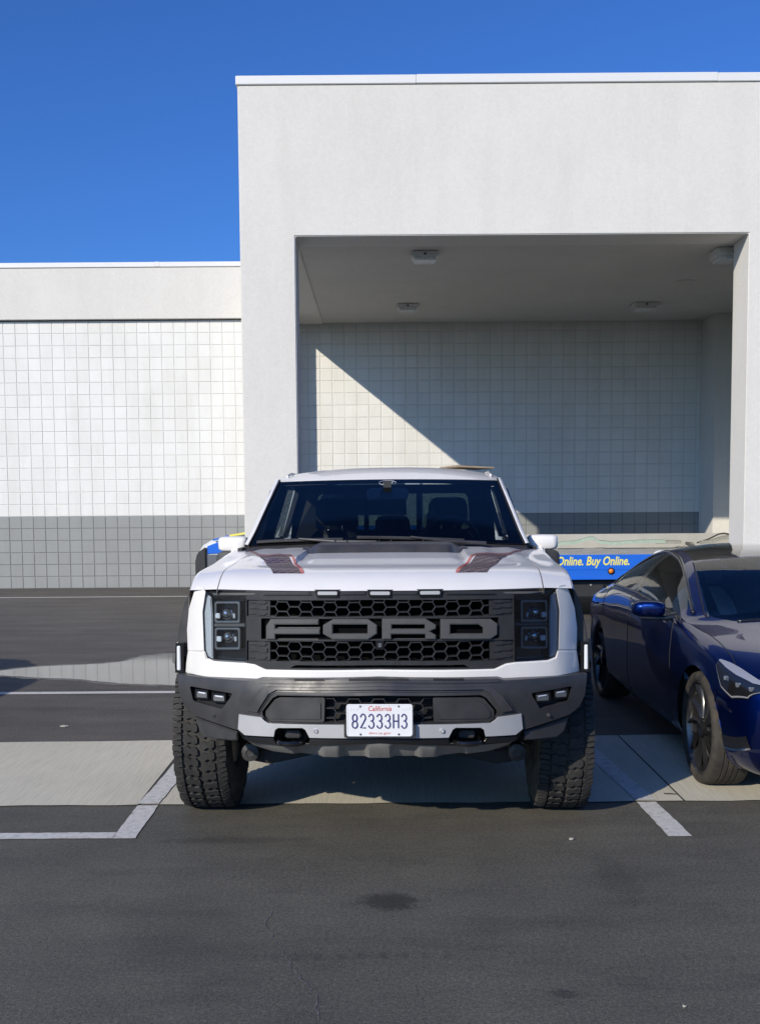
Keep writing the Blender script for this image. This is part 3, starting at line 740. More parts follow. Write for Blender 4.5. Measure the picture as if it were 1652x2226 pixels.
# ---- dark bumper
zt_ = lambda x, z: .0
main = [(74, 734), (640, 782), (682, 770), (1561, 768), (1561, 1090), (1165, 1090), (760, 1086), (716, 1050), (694, 1046), (526, 1022), (512, 1142), (300, 1070), (200, 1032), (132, 974), (92, 884)]
def tiltB(x, z): return max(0, z - .80) * .32 + max(0, .70 - z) * .10
def zB(p): return local(z1(*p), yB)[1]
fpanel('bumper', main, yB, 'plastic', .07, .0, whole=True, bevel=.010, step=.04, zstep=.04, ztilt=tiltB,
       holes=[([(700, 1030), (698, 1000), (772, 905), (812, 884), (1561, 884), (1561, 1082), (760, 1080), (722, 1060)], .008, True),
              ([(165, 815), (470, 868), (478, 880), (402, 984), (205, 930), (190, 918)], .010, False), ([(2 * 1561 - 165 + 14, 815), (2 * 1561 - 470 + 14, 868), (2 * 1561 - 402 + 14, 984), (2 * 1561 - 200 + 14, 930)], .010, False)])
# raised trapezoid brow along the bumper
fpanel('bumper_brow', [(640, 880), (720, 806), (1561, 806), (1561, 862), (800, 862), (752, 890), (690, 985), (668, 1030), (560, 1012), (585, 960)], yB, 'plastic', .03, -.018, whole=True, bevel=.012, step=.05, ztilt=tiltB)
fpanel('bumper_ledge', [(680, 772), (1561, 770), (1561, 796), (660, 800)], yB, 'plastic', .03, -.007, whole=True, bevel=.004, step=.04, ztilt=tiltB)
for xa in (930, 1330):
    fpanel('ledge_slot', [(xa, 770), (xa + 215, 770), (xa + 215, 784), (xa, 784)], yB, 'black', .01, -.009, twin=True, bevel=0, ztilt=tiltB)
fpanel('bumper_cavity', [(690, 870), (1561, 870), (1561, 1095), (690, 1095)], yB, 'black', .02, .085, whole=True, bevel=0)
fpanel('tow_hook_cover', [(722, 1036), (722, 996), (790, 912), (830, 898), (1148, 900), (1156, 910), (1152, 1074), (1140, 1080), (752, 1072)], yB, 'plastic', .06, .018, rad=.006, bevel=.010)
fpanel('tow_hook_cover_face', [(745, 1030), (745, 1002), (805, 935), (1125, 938), (1125, 1058), (760, 1056)], yB, 'plastic', .02, .012, rad=.008, bevel=.004)
(lx0, lz0), (lx1, lz1) = P([(1168, 1086), (1168, 900)], lambda x: yB(x) + .03)
honeycomb('lower_mesh', lx0, -lx0, lz0, lz1, yB, .03, mat='satin')
# silver lower bar with tow-hook openings
silver = [(526, 1024), (692, 1048), (712, 1072), (742, 1092), (1561, 1098), (1561, 1200), (1042, 1200), (1012, 1140), (990, 1126), (812, 1126), (790, 1142), (780, 1192), (565, 1180), (516, 1136)]
fpanel('bumper_bar', silver, yB, 'silver', .06, -.012, whole=True, bevel=.008, step=.04, ztilt=tiltB)
fpanel('bumper_lip', [(516, 1140), (565, 1186), (780, 1198), (800, 1235), (1036, 1242), (1046, 1206), (1561, 1206), (1561, 1236), (1040, 1256), (800, 1250), (620, 1232), (560, 1205)], yB, 'gloss_black', .05, .012, whole=True, bevel=.006, step=.06)
# skid plate with pressed channels
skd = MB(); rows = []
prof = [(562, 1204), (620, 1250), (760, 1292), (1100, 1334), (1330, 1340), (1561, 1342)]
top = [(562, 1200), (700, 1222), (1000, 1236), (1200, 1226), (1561, 1222)]
def cz(tab, zx): return interp(tab, zx)
for i in range(121):
    zx = lerp(562, 1561, min(1, i / 60)) if i <= 60 else None
    if i <= 60: zx = lerp(562, 1561, i / 60); s_ = -1
    else: zx = lerp(1561, 562, (i - 60) / 60); s_ = 1
    xl, ztop = local(z1(zx, cz(top, zx)), lambda x: yB(x) + .02); _, zbot = local(z1(zx, cz(prof, zx)), lambda x: yB(x) + .095)
    x = xl * (1 if s_ < 0 else -1)
    ch = 0
    for c0 in (-.34, -.12, .12, .34): ch = max(ch, 1 - sm(.045, .075, abs(x - c0)))
    col = []
    for t in (0, .15, .3, .5, .7, .85, 1):
        col.append((x, yB(x) + .02 + .075 * t ** 1.4 + ch * .035 * sm(.1, .4, t), lerp(ztop, zbot, t)))
    col.append((x, yB(x) + .22, zbot + .005)); col.append((x, yB(x) + .9, zbot + .06)); rows.append(col)
skd.grid(rows).build('skid_plate', M['skid'], truck, smooth=28)
# bumper wing lower fin, sensors, fog lamps, tow hooks
fpanel('bumper_fin', [(205, 1044), (300, 1078), (514, 1152), (516, 1214), (470, 1216), (290, 1196), (238, 1150)], yB, 'plastic', .05, .028, bevel=.006)
M['fin_grey'] = pm('fin_grey', (.06, .06, .06), .5)
def ring(cx, cy, r, mat, off=-.006, tilt=True):
    c = local(z1(cx, cy), yB); y = yB(c[0]) + off + tiltB(*c)
    a = MB().revolve([(r, .01), (r, -.002), (r * .8, -.005), (r * .68, -.002), (r * .66, .01)], 24, 'y', (c[0], y, c[1])).build('parking_sensor', M[mat], truck)
    b = MB().revolve([(r * .62, .004), (r * .6, -.001), (0, -.002)], 20, 'y', (c[0], y, c[1])).build('sensor_face', M['silver' if mat == 'silver' else 'plastic'], a)
    return a
mirror(ring(342, 1033, .0085, 'interior_grey')); mirror(ring(1092, 1143, .0105, 'silver', -.016))
fpanel('fog_pocket', [(155, 800), (490, 860), (405, 1000), (190, 945)], yB, 'black', .03, .045, bevel=.0)
for (x0, y0, x1, y1) in ((204, 836, 304, 914), (326, 862, 432, 940)):
    f = fpanel('fog_lamp', [(x0, y0), (x1, y0 + 8), (x1, y1), (x0, y1 - 6)], yB, 'gloss_black', .05, .010, rad=.010, twin=False, bevel=.006)
    fpanel('lens', [(x0 + 14, y0 + 18), (x1 - 12, y0 + 26), (x1 - 12, y1 - 12), (x0 + 14, y1 - 16)], yB, 'fog_lens', .01, .004, rad=.006, twin=False, bevel=.003, parent=f) if 'fog_lens' in M else None
    M.setdefault('fog_lens', pm('fog_lens', (.30, .31, .32), .12, metal=.6, coat=1))
    if not f.children: fpanel('lens', [(x0 + 14, y0 + 18), (x1 - 12, y0 + 26), (x1 - 12, y1 - 12), (x0 + 14, y1 - 16)], yB, 'fog_lens', .01, .004, rad=.006, twin=False, bevel=.003, parent=f)
    fpanel('lens_bar', [(x0 + 26, y0 + 22), (x1 - 24, y0 + 30), (x1 - 24, y0 + 38), (x0 + 26, y0 + 30)], yB, 'lens_white', .005, .0, twin=False, bevel=.001, parent=f)
    mirror(f)
hk = local(z1(915, 1205), lambda x: yB(x) + .03); yh = yB(hk[0])
pth = [(hk[0] + .062 * cos(a), yh + .03 - .055 * sin(a), hk[1] - .012) for a in [pi * i / 12 for i in range(13)]]
pth = [(pth[0][0], yh + .16, pth[0][2])] + pth + [(pth[-1][0], yh + .16, pth[-1][2])]
mirror(MB().tube(pth, .013, 10).build('tow_hook', M['gloss_black'], truck))
mirror(MB().obox((hk[0], yh + .10, hk[1] + .012), .075, .05, .035).build('tow_hook_mount', M['plastic'], truck, bevel=.006))
fpanel('tow_hook_recess', [(770, 1118), (1050, 1118), (1050, 1250), (770, 1250)], yB, 'black', .02, .13, bevel=0)

# ---- licence plate
cpl = local(((752 + 896) / 2, (1531 + 1604) / 2), -1.075)
pl = empty('licence_plate', (cpl[0] + .002, -1.066, cpl[1])); pl.parent = truck; pl.rotation_euler = (radians(3), 0, 0)
w_, h_ = .3048 / 2, .1524 / 2
MB().prism(fillet([(-w_, -h_), (w_, -h_), (w_, h_), (-w_, h_)], .014), 0, .003, 'y').build('plate', M['plate_white'], pl, bevel=.001)
rim = fillet([(-w_ + .004, -h_ + .004), (w_ - .004, -h_ + .004), (w_ - .004, h_ - .004), (-w_ + .004, h_ - .004)], .012)
MB().tube([(x, -.0005, z) for x, z in rim], .0012, 6, True).build('embossed_rim', M['plate_white'], pl)
MB().box(-.165, .165, .006, .03, -.085, -.02).build('plate_bracket', M['plastic'], pl, bevel=.004)
def arc(cx, cy, rx, ry, a0, a1, n=10): return [(cx + rx * cos(radians(a0 + (a1 - a0) * i / n)), cy + ry * sin(radians(a0 + (a1 - a0) * i / n))) for i in range(n + 1)]
def glyph(ch):
    if ch == '8': return [arc(.5, .73, .40, .25, 0, 360, 18), arc(.5, .25, .46, .25, 0, 360, 18)]
    if ch == '2': return [arc(.5, .74, .44, .26, 170, -20, 12) + [(.06, .02), (.96, .02)]]
    if ch == '3': return [arc(.48, .74, .42, .24, 165, -85, 12) + [(.38, .5)] + arc(.48, .26, .46, .26, 85, -165, 12)]
    if ch == 'H': return [[(.06, 0), (.06, 1)], [(.94, 0), (.94, 1)], [(.06, .5), (.94, .5)]]
m = MB(); x = -.127
for ch in '82333H3':
    for s_ in glyph(ch):
        m.tube([(x + p[0] * .026, -.001, -.036 + p[1] * .066) for p in s_], .0033, 6)
    x += .0378
m.build('plate_number', M['plate_blue'], pl)
fl = lambda x, y, d: (x, -.0008 - d, y)
me = text_mesh('California', .034, fl, shear=.25, sx=.82, depth=.0004); o = finish('plate_state', me, M['plate_red'], pl, None); o.location = (0, 0, .055)
me = text_mesh('dmv.ca.gov', .0165, fl, sx=1.25, depth=.0004, space=1.1); o = finish('plate_web', me, M['plate_red'], pl, None); o.location = (0, 0, -.060)
for sx in (-1, 1):
    MB().prism(fillet([(-.022, -.009), (.022, -.009), (.022, .009), (-.022, .009)], .004), -.0006, .001, 'y').build('sticker', M['lens_white'], pl).location = (sx * .118, -.0006, .058)
    MB().revolve([(0, -.003), (.004, -.003), (.005, 0)], 12, 'y', (sx * .088, 0, .066)).build('bolt', M['chrome'], pl)
    MB().revolve([(0, -.003), (.004, -.003), (.005, 0)], 12, 'y', (sx * .088, 0, -.066)).build('bolt', M['plastic'], pl)

# ---- fender flares, marker lights
def flare(sg, yc, y_front=None):
    m = MB(); rows = []; zc = .47
    for i in range(49):
        a = radians(lerp(40 if yc < 1 else -8, 188, i / 48)); c_, s_ = cos(a), sin(a)
        def q(r, x, k=1.0): return (sg * x, yc - r * c_ * k, zc + r * s_)
        rows.append([q(.545, .90), q(.545, 1.055), q(.552, 1.068), q(.575, 1.075), q(.625, 1.066), q(.675, 1.030), q(.690, 1.004), q(.690, .95)])
    return m.grid(rows).build('fender_flare', M['plastic'], truck, smooth=50)
for yc in (0, 3.70):
    for sg in (-1, 1): flare(sg, yc)
def yM(x): return -.44
ms = local(z1(104, 600), -.50); mk = empty('side_marker'); mk.parent = truck
MB().prism(fillet([(-.024, -.077), (.022, -.077), (.024, .077), (-.018, .077)], .004), 0, .05, 'y').build('bezel', M['gloss_black'], mk, bevel=.005)
MB().prism(fillet([(-.012, -.062), (.006, -.062), (.006, .062), (-.010, .062)], .005), -.008, .01, 'y').build('lens', M['lens_white'], mk, bevel=.003)
mk.location = (ms[0], -.545, ms[1])
mk2 = empty('side_marker'); mk2.parent = truck; mk2.location = (-ms[0], -.545, ms[1])
for ch in list(mk.children): mirror(ch).parent = mk2
fpanel('flare_front', [(70, 700), (76, 508), (84, 400), (122, 222), (166, 120), (205, 110), (165, 260), (152, 400), (158, 560), (140, 640), (134, 712)], lambda x: -.52 + .0 * x, 'plastic', .12, .03, bevel=.010)

# ---- tyres
def S_block(mir):
    a = [(-82, 6), (-60, 0), (-44, 14), (-16, 8), (-5, 22), (-5, 50), (-26, 57), (-42, 43), (-66, 52), (-83, 36)]
    return [(-u, v) for u, v in a][::-1] if mir else a
def make_wheel(xo, sg, R=.463, Wd=.30, front=True, detail=True):
    """xo: outer face x; sg side; wheel centre plane inside"""
    e = empty('wheel'); xc = xo - sg * Wd / 2
    t = MB(); Rg = R - .0155
    prof = [(.222, -.115), (.235, -.128), (.27, -.142), (.33, -.150), (.385, -.149), (Rg - .030, -.143), (Rg - .010, -.134), (Rg - .002, -.120), (Rg, -.06), (Rg, .06), (Rg - .002, .120), (Rg - .010, .134), (Rg - .030, .143), (.385, .149), (.33, .150), (.27, .142), (.235, .128), (.222, .115)]
    ty = t.revolve(prof, 72).build('tyre', M['sidewall'], e, smooth=60)
    b = MB(); npitch = 46; pv = 2 * pi * R / npitch; rnd = random.Random(3)
    def crown(u): return Rg - .026 * max(0, (abs(u) - .085) / .05) ** 2 * .35
    def blk(poly, v0, h=.015):
        n = len(poly); c = [sum(p[0] for p in poly) / n, sum(p[1] for p in poly) / n]; base = []; topv = []
        for u, v in poly:
            for (k, lst, hh) in ((1.0, base, -.004), (.955, topv, h)):
                uu = (c[0] + (u - c[0]) * k) * .001; vv = v0 + (c[1] + (v - c[1]) * k) * .001
                r = crown(uu) + hh; a = vv / R; lst.append((uu, r * cos(a), r * sin(a)))
        b.add(base + topv, [tuple(range(n, 2 * n))] + [(i, (i + 1) % n, n + (i + 1) % n, n + i) for i in range(n)])
    for k in range(npitch):
        v = k * pv; j = rnd.uniform(-1.5, 1.5)
        blk([(p[0], p[1] + j) for p in S_block(False)], v); blk([(p[0], p[1] + j) for p in S_block(True)], v + pv * .5)
        for s_ in (-1, 1):
            o_ = 0 if s_ < 0 else pv * .5
            if k % 2: pts = [(-142, 4), (-112, 1), (-90, 8), (-88, 24), (-96, 33), (-112, 27), (-142, 30)]
            else: pts = [(-136, 6), (-114, 2), (-92, 0), (-88, 18), (-90, 30), (-114, 32), (-136, 28)]
            for dv in (0,):
                q = [(u, w * 1.02 + dv) for u, w in pts]; q = q if s_ < 0 else [(-u, w) for u, w in q][::-1]
                blk(q, v + o_)
            pts = [(-140, 37), (-116, 36), (-98, 40), (-90, 38), (-88, 56), (-112, 60), (-140, 57)]
            q = pts if s_ < 0 else [(-u, w) for u, w in pts][::-1]
            blk(q, v + o_)
    tr = b.build('tread', M['tread'], ty, smooth=None)
    gr = MB().revolve([(Rg + .0006, -.118), (Rg + .0012, -.06), (Rg + .0012, .06), (Rg + .0006, .118)], 72).build('groove', M['carcass'], ty, smooth=60)
    rm = MB().revolve([(.0, sg * .06), (.09, sg * .07), (.10, sg * .04), (.16, sg * .05), (.20, sg * .09), (.222, sg * .125), (.226, sg * .118), (.215, sg * .02), (.215, -sg * .12), (0, -sg * .10)], 48).build('rim', M['rim_dark'], e, smooth=40)
    sp = MB()
    for i in range(6):
        a = i * pi / 3; mtx = Matrix.Rotation(a, 3, 'X'); sp.obox(mtx @ Vector((sg * .085, 0, .145)), .03, .05, .13, mtx)
    sp.build('spokes', M['rim_dark'], rm, bevel=.006)
    return e
for sg in (-1, 1):
    e = make_wheel(sg * 1.106, sg); e.parent = truck; e.location = (sg * (1.106 - .15), 0, .458); e.rotation_euler = (random.uniform(0, 1), 0, 0)
    r = empty('wheel'); r.parent = truck; r.location = (sg * (1.106 - .15), 3.70, .458)
    for ch in e.children:
        c = ch.copy(); COL.objects.link(c); c.parent = r
        for g2 in ch.children:
            d = g2.copy(); COL.objects.link(d); d.parent = c

# ---- underbody and suspension
MB().box(-.52, -.40, -.75, 4.9, .50, .66).box(.40, .52, -.75, 4.9, .50, .66).box(-.5, .5, -.35, -.2, .42, .55).box(-.5, .5, 1.2, 1.35, .48, .6).build('frame_rails', M['underbody'], truck, bevel=.01)
MB().box(-.80, .80, -.55, 4.85, .64, .74).build('floor_pan', M['underbody'], truck)
for sg in (-1, 1):
    c = local(z1(618, 1290), -.30); x0 = abs(c[0])
    pivot = Vector((sg * x0, -.32, c[1]))
    MB().revolve([(.022, -.035), (.046, -.03), (.048, -.02), (.048, .05), (.02, .055)], 24, 'y', pivot).revolve([(0, -.028), (.022, -.03)], 20, 'y', pivot).build('control_arm_bush', M['plastic'], truck)
    MB().prism([(sg * (x0 - .35), c[1] - .02), (sg * (x0 - .10), c[1] - .075), (sg * x0, c[1] - .055), (sg * (x0 + .03), c[1] - .03), (sg * (x0 + .01), c[1] + .03), (sg * (x0 - .1), c[1] + .01), (sg * (x0 - .35), c[1] + .06)], -.30, -.22, 'y').build('control_arm', M['underbody'], truck, bevel=.012)
    MB().tube([(sg * .45, -.05, .50), (sg * .82, 0, .36)], .03, 10).build('axle_arm', M['underbody'], truck)
    MB().tube([(sg * .62, -.05, .40), (sg * .60, 0, .95)], .055, 14).build('shock_absorber', M['underbody'], truck)
    MB().revolve([(.54, .52), (.54, .98)], 40, 'x', (0, 0, .47), -.1, radians(118)).build('wheel_liner', M['black'], truck) if sg > 0 else MB().revolve([(.54, -.52), (.54, -.98)], 40, 'x', (0, 0, .47), -.1, radians(118)).build('wheel_liner', M['black'], truck)
MB().tube([(-.80, 3.7, .44), (.80, 3.7, .44)], .05, 12).revolve([(.16, -.1), (.2, 0), (.16, .1)], 20, 'x', (0, 3.7, .44)).build('rear_axle', M['underbody'], truck)

# ---- body sides, cab, bed
def arch(yc, r, z0, n=18, zc=.47):
    a0 = math.asin((z0 - zc) / r) if z0 > zc - r else 0
    return [(yc + r * cos(pi - a0 - (pi - 2 * a0) * i / n), zc + r * sin(pi - a0 - (pi - 2 * a0) * i / n)) for i in range(n + 1)]
for sg in (-1, 1):
    prof = [(.60, .54), (.60, 1.30), (.95, 1.42), (3.02, 1.42), (3.02, .54)]
    MB().prism(fillet(prof, .02), sg * .93, sg * .995, 'x').build('cab_side', M['truck_white'], truck, bevel=.02)
    bed = [(3.04, .60)] + arch(3.70, .60, .60) + [(4.92, .60), (4.92, 1.40), (3.04, 1.40)]
    MB().prism(bed, sg * .93, sg * 1.0, 'x').build('bed_side', M['truck_white'], truck, bevel=.012)
    MB().box(sg * .99 - .004, sg * .99 + .012, 1.955, 1.965, .60, 1.42).build('door_seam', M['rubber_seal'], truck)
    for yy in (1.75, 2.75): MB().obox((sg * 1.008, yy, 1.22), .03, .20, .035).build('door_handle', M['truck_white'], truck, bevel=.01)
    MB().obox((sg * .93, 1.8, .48), .18, 2.2, .05).build('running_board', M['plastic'], truck, bevel=.015)
MB().box(-.93, .93, 4.86, 4.92, .62, 1.40).build('tailgate', M['truck_white'], truck, bevel=.015)
MB().box(-.92, .92, 3.05, 4.86, .86, .90).build('bed_floor', M['plastic'], truck)

# greenhouse: A-pillar line, windscreen, roof
AB = [(-.858, .66, 1.425), (-.830, .78, 1.505), (-.786, 1.06, 1.675), (-.745, 1.36, 1.838)]    # left edge of the windscreen frame, bottom to top
def ws_pt(s, v, off=0.0):
    """windscreen point: s -1..1 across, v 0..1 up"""
    tab = AB; f = v * 3; i = min(2, int(f)); t = f - i
    x, y, z = (lerp(tab[i][k], tab[i+1][k], t) for k in range(3))
    bow = (.17 - .03 * v) * (1 - s * s)
    zc = lerp(1.452, 1.846, v) if v < 1 else 1.846
    z = lerp(zc, z, s * s) if True else z
    return (x * -s if False else -x * s * -1 * -1, y - bow + off, z)
def wsg(s, v, off=0): 
    p = ws_pt(s, v, off); return p
NS, NV = 40, 20
m = MB(); m.grid([[wsg(lerp(-.97, .97, i / NS), lerp(.02, .985, j / NV)) for i in range(NS + 1)] for j in range(NV + 1)])
m.build('windscreen', M['windscreen'], truck, smooth=180)
# black band printed round the glass edge
def band(name, s0, s1, v0, v1, off=.004):
    MB().grid([[wsg(lerp(s0, s1, i / 30), lerp(v0, v1, j / 6), off) for i in range(31)] for j in range(7)]).build(name, M['gloss_black'], truck, smooth=180)
band('glass_border', -.985, .985, .0, .075); band('glass_border', -.985, .985, .955, .995); band('glass_border', -.99, -.94, .0, .995); band('glass_border', .94, .99, .0, .995)
for sg in (-1, 1):
    rows = []
    for j in range(25):
        v = j / 24; x, y, z = wsg(sg * 1.0, v); xi, yi, zi = wsg(sg * .985, v); k = lerp(1.0, .95, v)
        rows.append([(xi, yi - .006, zi + .004), (x - sg * .004, y - .012, z + .010), (x + sg * .014, y + .012, z + .012), (x + sg * .026, y + .07, z + .002), (x + sg * .032, y + .13, z - .02), (x + sg * .0, y + .13, z - .02), (xi, yi + .03, zi)])
    x, y, z = AB[0]
    MB().grid(rows).build('pillar', M['truck_white'], truck, smooth=60)
    MB().tube([(sg * -a[0] * 1 - sg * .012, a[1] - .012, a[2] + .003) for a in AB], .0065, 6).build('pillar_seal', M['rubber_seal'], truck)
# roof skin
def roof_z(x, y):
    t = (y - 1.36) / 1.65
    ridge = 1.846 + .092 * sm(-.05, .38, t) ** .8 - .05 * max(0, t - .4) ** 1.3
    e = abs(x) / .80; groove = .010 * sm(.50, .56, e) * (1 - sm(.60, .66, e)) * sm(.02, .2, t)
    return ridge - .055 * e ** 2.6 - groove * 0 + .012 * (1 - sm(.42, .50, e)) * sm(.0, .12, t) * 0 - .006
rr = []
for j in range(41):
    v = j / 40; row = []
    for i in range(-40, 41):
        s = i / 40; x, y0, z0 = wsg(s, 1.0)
        x *= 1.012; y = lerp(y0 - .01, 3.02, v); e = abs(s)
        z = lerp(1.846, 1.834, s * s) + .088 * (1 - (1 - min(1, (y - y0) / .55)) ** 2) - .03 * sm(1.9, 3.0, y) - .045 * e ** 3 * min(1, (y - y0) / .3)
        row.append((x, y, z))
    rr.append(row)
under = [[(x, y, z - .03) for x, y, z in rr[0]]]
m = MB(); m.grid(under + rr)
for ed in (0, -1):
    a = [r[ed] for r in rr]; m.grid([a, [(p[0] * 1.018, p[1], p[2] - .02) for p in a], [(p[0] * 1.03, p[1], p[2] - .06) for p in a]])
m.build('roof', M['truck_white'], truck, smooth=50)
for sg in (-1, 1):
    # roof rail bumps seen at the roof corners
    p = rr[3][1 if sg < 0 else -2]; MB().tube([(p[0] * .95, 1.50, p[2] + .018), (p[0] * .95, 1.75, p[2] + .044), (p[0] * .95, 2.9, p[2] + .040)], .008, 8).build('roof_ditch_trim', M['truck_white'], truck)
# cab shell behind: pillars, side glass, rear wall
for sg in (-1, 1):
    top = lambda y: (sg * .79, y, 1.79); bot = lambda y: (sg * .905, y, 1.40)
    MB().grid([[bot(.98), bot(1.9)], [(sg * .80, 1.42, 1.775), top(1.9)]]).build('door_window', M['side_glass'], truck, smooth=None)
    MB().grid([[bot(2.0), bot(2.85)], [top(2.0), top(2.75)]]).build('door_window', M['side_glass'], truck, smooth=None)
    for y0, y1 in ((1.9, 2.0), (2.85, 3.02)):
        MB().add([bot(y0), bot(y1), top(y1 if y1 < 2.9 else 3.0), top(y0), (sg * .87, y0, 1.40), (sg * .87, y1, 1.40), (sg * .75, y1, 1.79), (sg * .75, y0, 1.79)], [(0,1,2,3),(7,6,5,4),(0,4,5,1),(1,5,6,2),(2,6,7,3),(3,7,4,0)]).build('pillar', M['dash'], truck)
    MB().tube([(sg * .890, 1.06, 1.415), (sg * .80, 1.46, 1.765), (sg * .79, 1.7, 1.80), (sg * .79, 3.0, 1.80)], .016, 8).build('window_frame', M['gloss_black'], truck)
    MB().box(sg * .90, sg * .925, .72, 3.0, .70, 1.41).build('door_card', M['dash'], truck)
wz0, wz1, wx = 1.46, 1.755, .64
rw = [(-.90, .75), (.90, .75), (.80, 1.83), (-.80, 1.83)]
panel = panel_mesh('rear_wall', rw, lambda x, z: 2.93, .06, [fillet([(-wx, wz0), (wx, wz0), (wx * .96, wz1), (-wx * .96, wz1)], .05)], .4, 0)
finish('rear_wall', panel, M['dash'], truck, None)
MB().box(-wx, wx, 2.955, 2.96, wz0, wz1).build('rear_window', M['rear_glass'] if 'rear_glass' in M else M['windscreen'], truck)
for x in (-.215, .215): MB().box(x - .02, x + .02, 2.945, 2.975, wz0, wz1).build('rear_window_divider', M['gloss_black'], truck)
rl = MB(); rl.grid([[(p[0], p[1] + .02, p[2] - .055) for p in r] for r in rr[2:]]).build('headliner', M['dash'], truck, smooth=60)
# interior
MB().prism([(.62, 1.395), (.95, 1.43), (1.18, 1.40), (1.22, 1.10), (.6, 1.0)], -.88, .88, 'x').build('dashboard', M['dash'], truck, bevel=.02)
def seat(x, y, name='seat', mat='leather', wd=.50, parent=truck, zb=.72, head=True, hz=0.0):
    e = empty(name); e.parent = parent; e.location = (x, y, zb)
    MB().prism(fillet([(-.02, 0), (.52, .02), (.55, .12), (.0, .16), (-.06, .1)], .04), -wd / 2, wd / 2, 'x').build('cushion', M[mat], e, bevel=.03)
    rows = []
    for t, (yy, w, d) in zip((0, .2, .4, .6, .75, .85, .9), ((.50, .46, .13), (.53, .50, .14), (.56, .52, .14), (.60, .50, .13), (.63, .44, .12), (.645, .34, .11), (.65, .26, .08))):
        w *= wd / .5; z = .12 + t * .72
        rows.append([(w / 2 * cos(a), yy - d / 2 * sin(a) * (1 if sin(a) < 0 else 1), z) for a in [2 * pi * k / 24 for k in range(24)]])
        rows[-1] = [(math.copysign(abs(cos(2*pi*k/24)) ** .5, cos(2*pi*k/24)) * w / 2, yy + math.copysign(abs(sin(2*pi*k/24)) ** .6, sin(2*pi*k/24)) * d / 2, z) for k in range(24)]
    mb = MB().grid(rows, True); mb.f.append(tuple(range(len(mb.v) - 24, len(mb.v)))); mb.build('backrest', M[mat], e, smooth=70)
    if head:
        hr = []
        for t, w, d in ((0, .20, .06), (.1, .27, .10), (.4, .29, .11), (.75, .28, .10), (.93, .24, .08), (1, .18, .04)):
            hr.append([(math.copysign(abs(cos(2*pi*k/24)) ** .5, cos(2*pi*k/24)) * w / 2, .66 + math.copysign(abs(sin(2*pi*k/24)) ** .6, sin(2*pi*k/24)) * d / 2, .80 + hz + t * .20) for k in range(24)])
        mb = MB().grid(hr, True); mb.f.append(tuple(range(len(mb.v) - 24, len(mb.v)))); mb.build('headrest', M[mat], e, smooth=70)
        MB().tube([(-.05, .66, .74), (-.05, .66, .84)], .006, 6).tube([(.05, .66, .74), (.05, .66, .84)], .006, 6).build('headrest_post', M['chrome'], e)
    return e
seat(-.40, 1.25); seat(.42, 1.25)
seat(-.42, 2.15, wd=.6, head=True, hz=-.06, zb=.70); seat(.42, 2.15, wd=.6, head=True, hz=-.06, zb=.70); seat(0, 2.2, wd=.3, head=True, hz=-.12, zb=.70)
MB().prism(fillet([(1.2, .80), (2.0, .80), (2.0, 1.12), (1.25, 1.08)], .04), -.13, .13, 'x').build('console', M['dash'], truck, bevel=.02)
sw = empty('steering_wheel'); sw.parent = truck; sw.location = (.41, 1.22, 1.42); sw.rotation_euler = (radians(-64), 0, 0)
MB().tube([(.185 * cos(2*pi*i/40), .185 * sin(2*pi*i/40), 0) for i in range(40)], .0145, 10, True).build('wheel_ring', M['wheel_leather'], sw, smooth=180)
MB().obox((0, -.03, -.02), .17, .13, .05).obox((-.12, -.02, -.01), .16, .04, .02).obox((.12, -.02, -.01), .16, .04, .02).build('hub', M['dash'], sw, bevel=.015)
MB().tube([(.185 * cos(a), .185 * sin(a), 0) for a in [radians(84 + k * 2) for k in range(7)]], .0165, 10).build('centre_mark', M['red'], sw)
MB().prism(fillet([(-.13, -.035), (.13, -.035), (.14, .03), (.10, .045), (-.10, .045), (-.14, .03)], .02), 0, .035, 'y').build('rear_view_mirror', M['mirror_back'], truck, bevel=.008).location = (0.0, 1.10, 1.738)
MB().obox((0, 1.09, 1.79), .05, .03, .07).tube([(0, 1.10, 1.80), (-.04, 1.09, 1.76), (-.035, 1.085, 1.70), (0, 1.085, 1.705)], .005, 6).build('mirror_stalk', M['dash'], truck)
# oval badge sticker at the top of the glass
st = empty('glass_sticker'); st.parent = truck
def wsf(x, y, d):
    q = wsg(x / .77, .925 + y / .52, -.006 - d); return (q[0], q[1], q[2])
me = text_mesh('Ford', .030, wsf, shear=.3, sx=1.15, depth=.0003); finish('sticker_letters', me, M['lens_white'], st, None)
MB().tube([wsf(.056 * cos(2*pi*i/40), .020 * sin(2*pi*i/40), 0) for i in range(40)], .0012, 4, True).build('sticker_oval', M['lens_white'], st)
# wipers and cowl
def cowl_z(x): return 1.452 - .035 * (x / .86) ** 2
m = MB(); rows = []
for i in range(41):
    s = lerp(-1, 1, i / 40); x, y, z = wsg(s, .0); hx = x
    rows.append([(x, cowl_y(x) - .02, hood_z(min(.98, abs(x)), cowl_y(x)) - .025), (x, cowl_y(x) + .05, z - .022), (x, y + .03, z + .001)])
m.grid(rows).build('cowl', M['plastic'], truck, smooth=60)
def wiper(s0, s1, v0, v1, pivot_s):
    w = empty('wiper'); w.parent = truck
    pts = [wsg(lerp(s0, s1, t / 12), lerp(v0, v1, t / 12), -.016) for t in range(13)]
    MB().tube(pts, .010, 6).build('blade', M['plastic'], w); 
    px = wsg(pivot_s, -.02 if False else .0, -.05); mid = pts[6]
    MB().tube([px, wsg(lerp(pivot_s, (s0 + s1) / 2, .5), .02, -.045), (mid[0], mid[1] - .012, mid[2] + .008)], [.013, .010, .007], 8).build('arm', M['plastic'], w)
wiper(-.93, -.30, .085, .050, -.06); wiper(-.20, .55, .075, .040, .70)
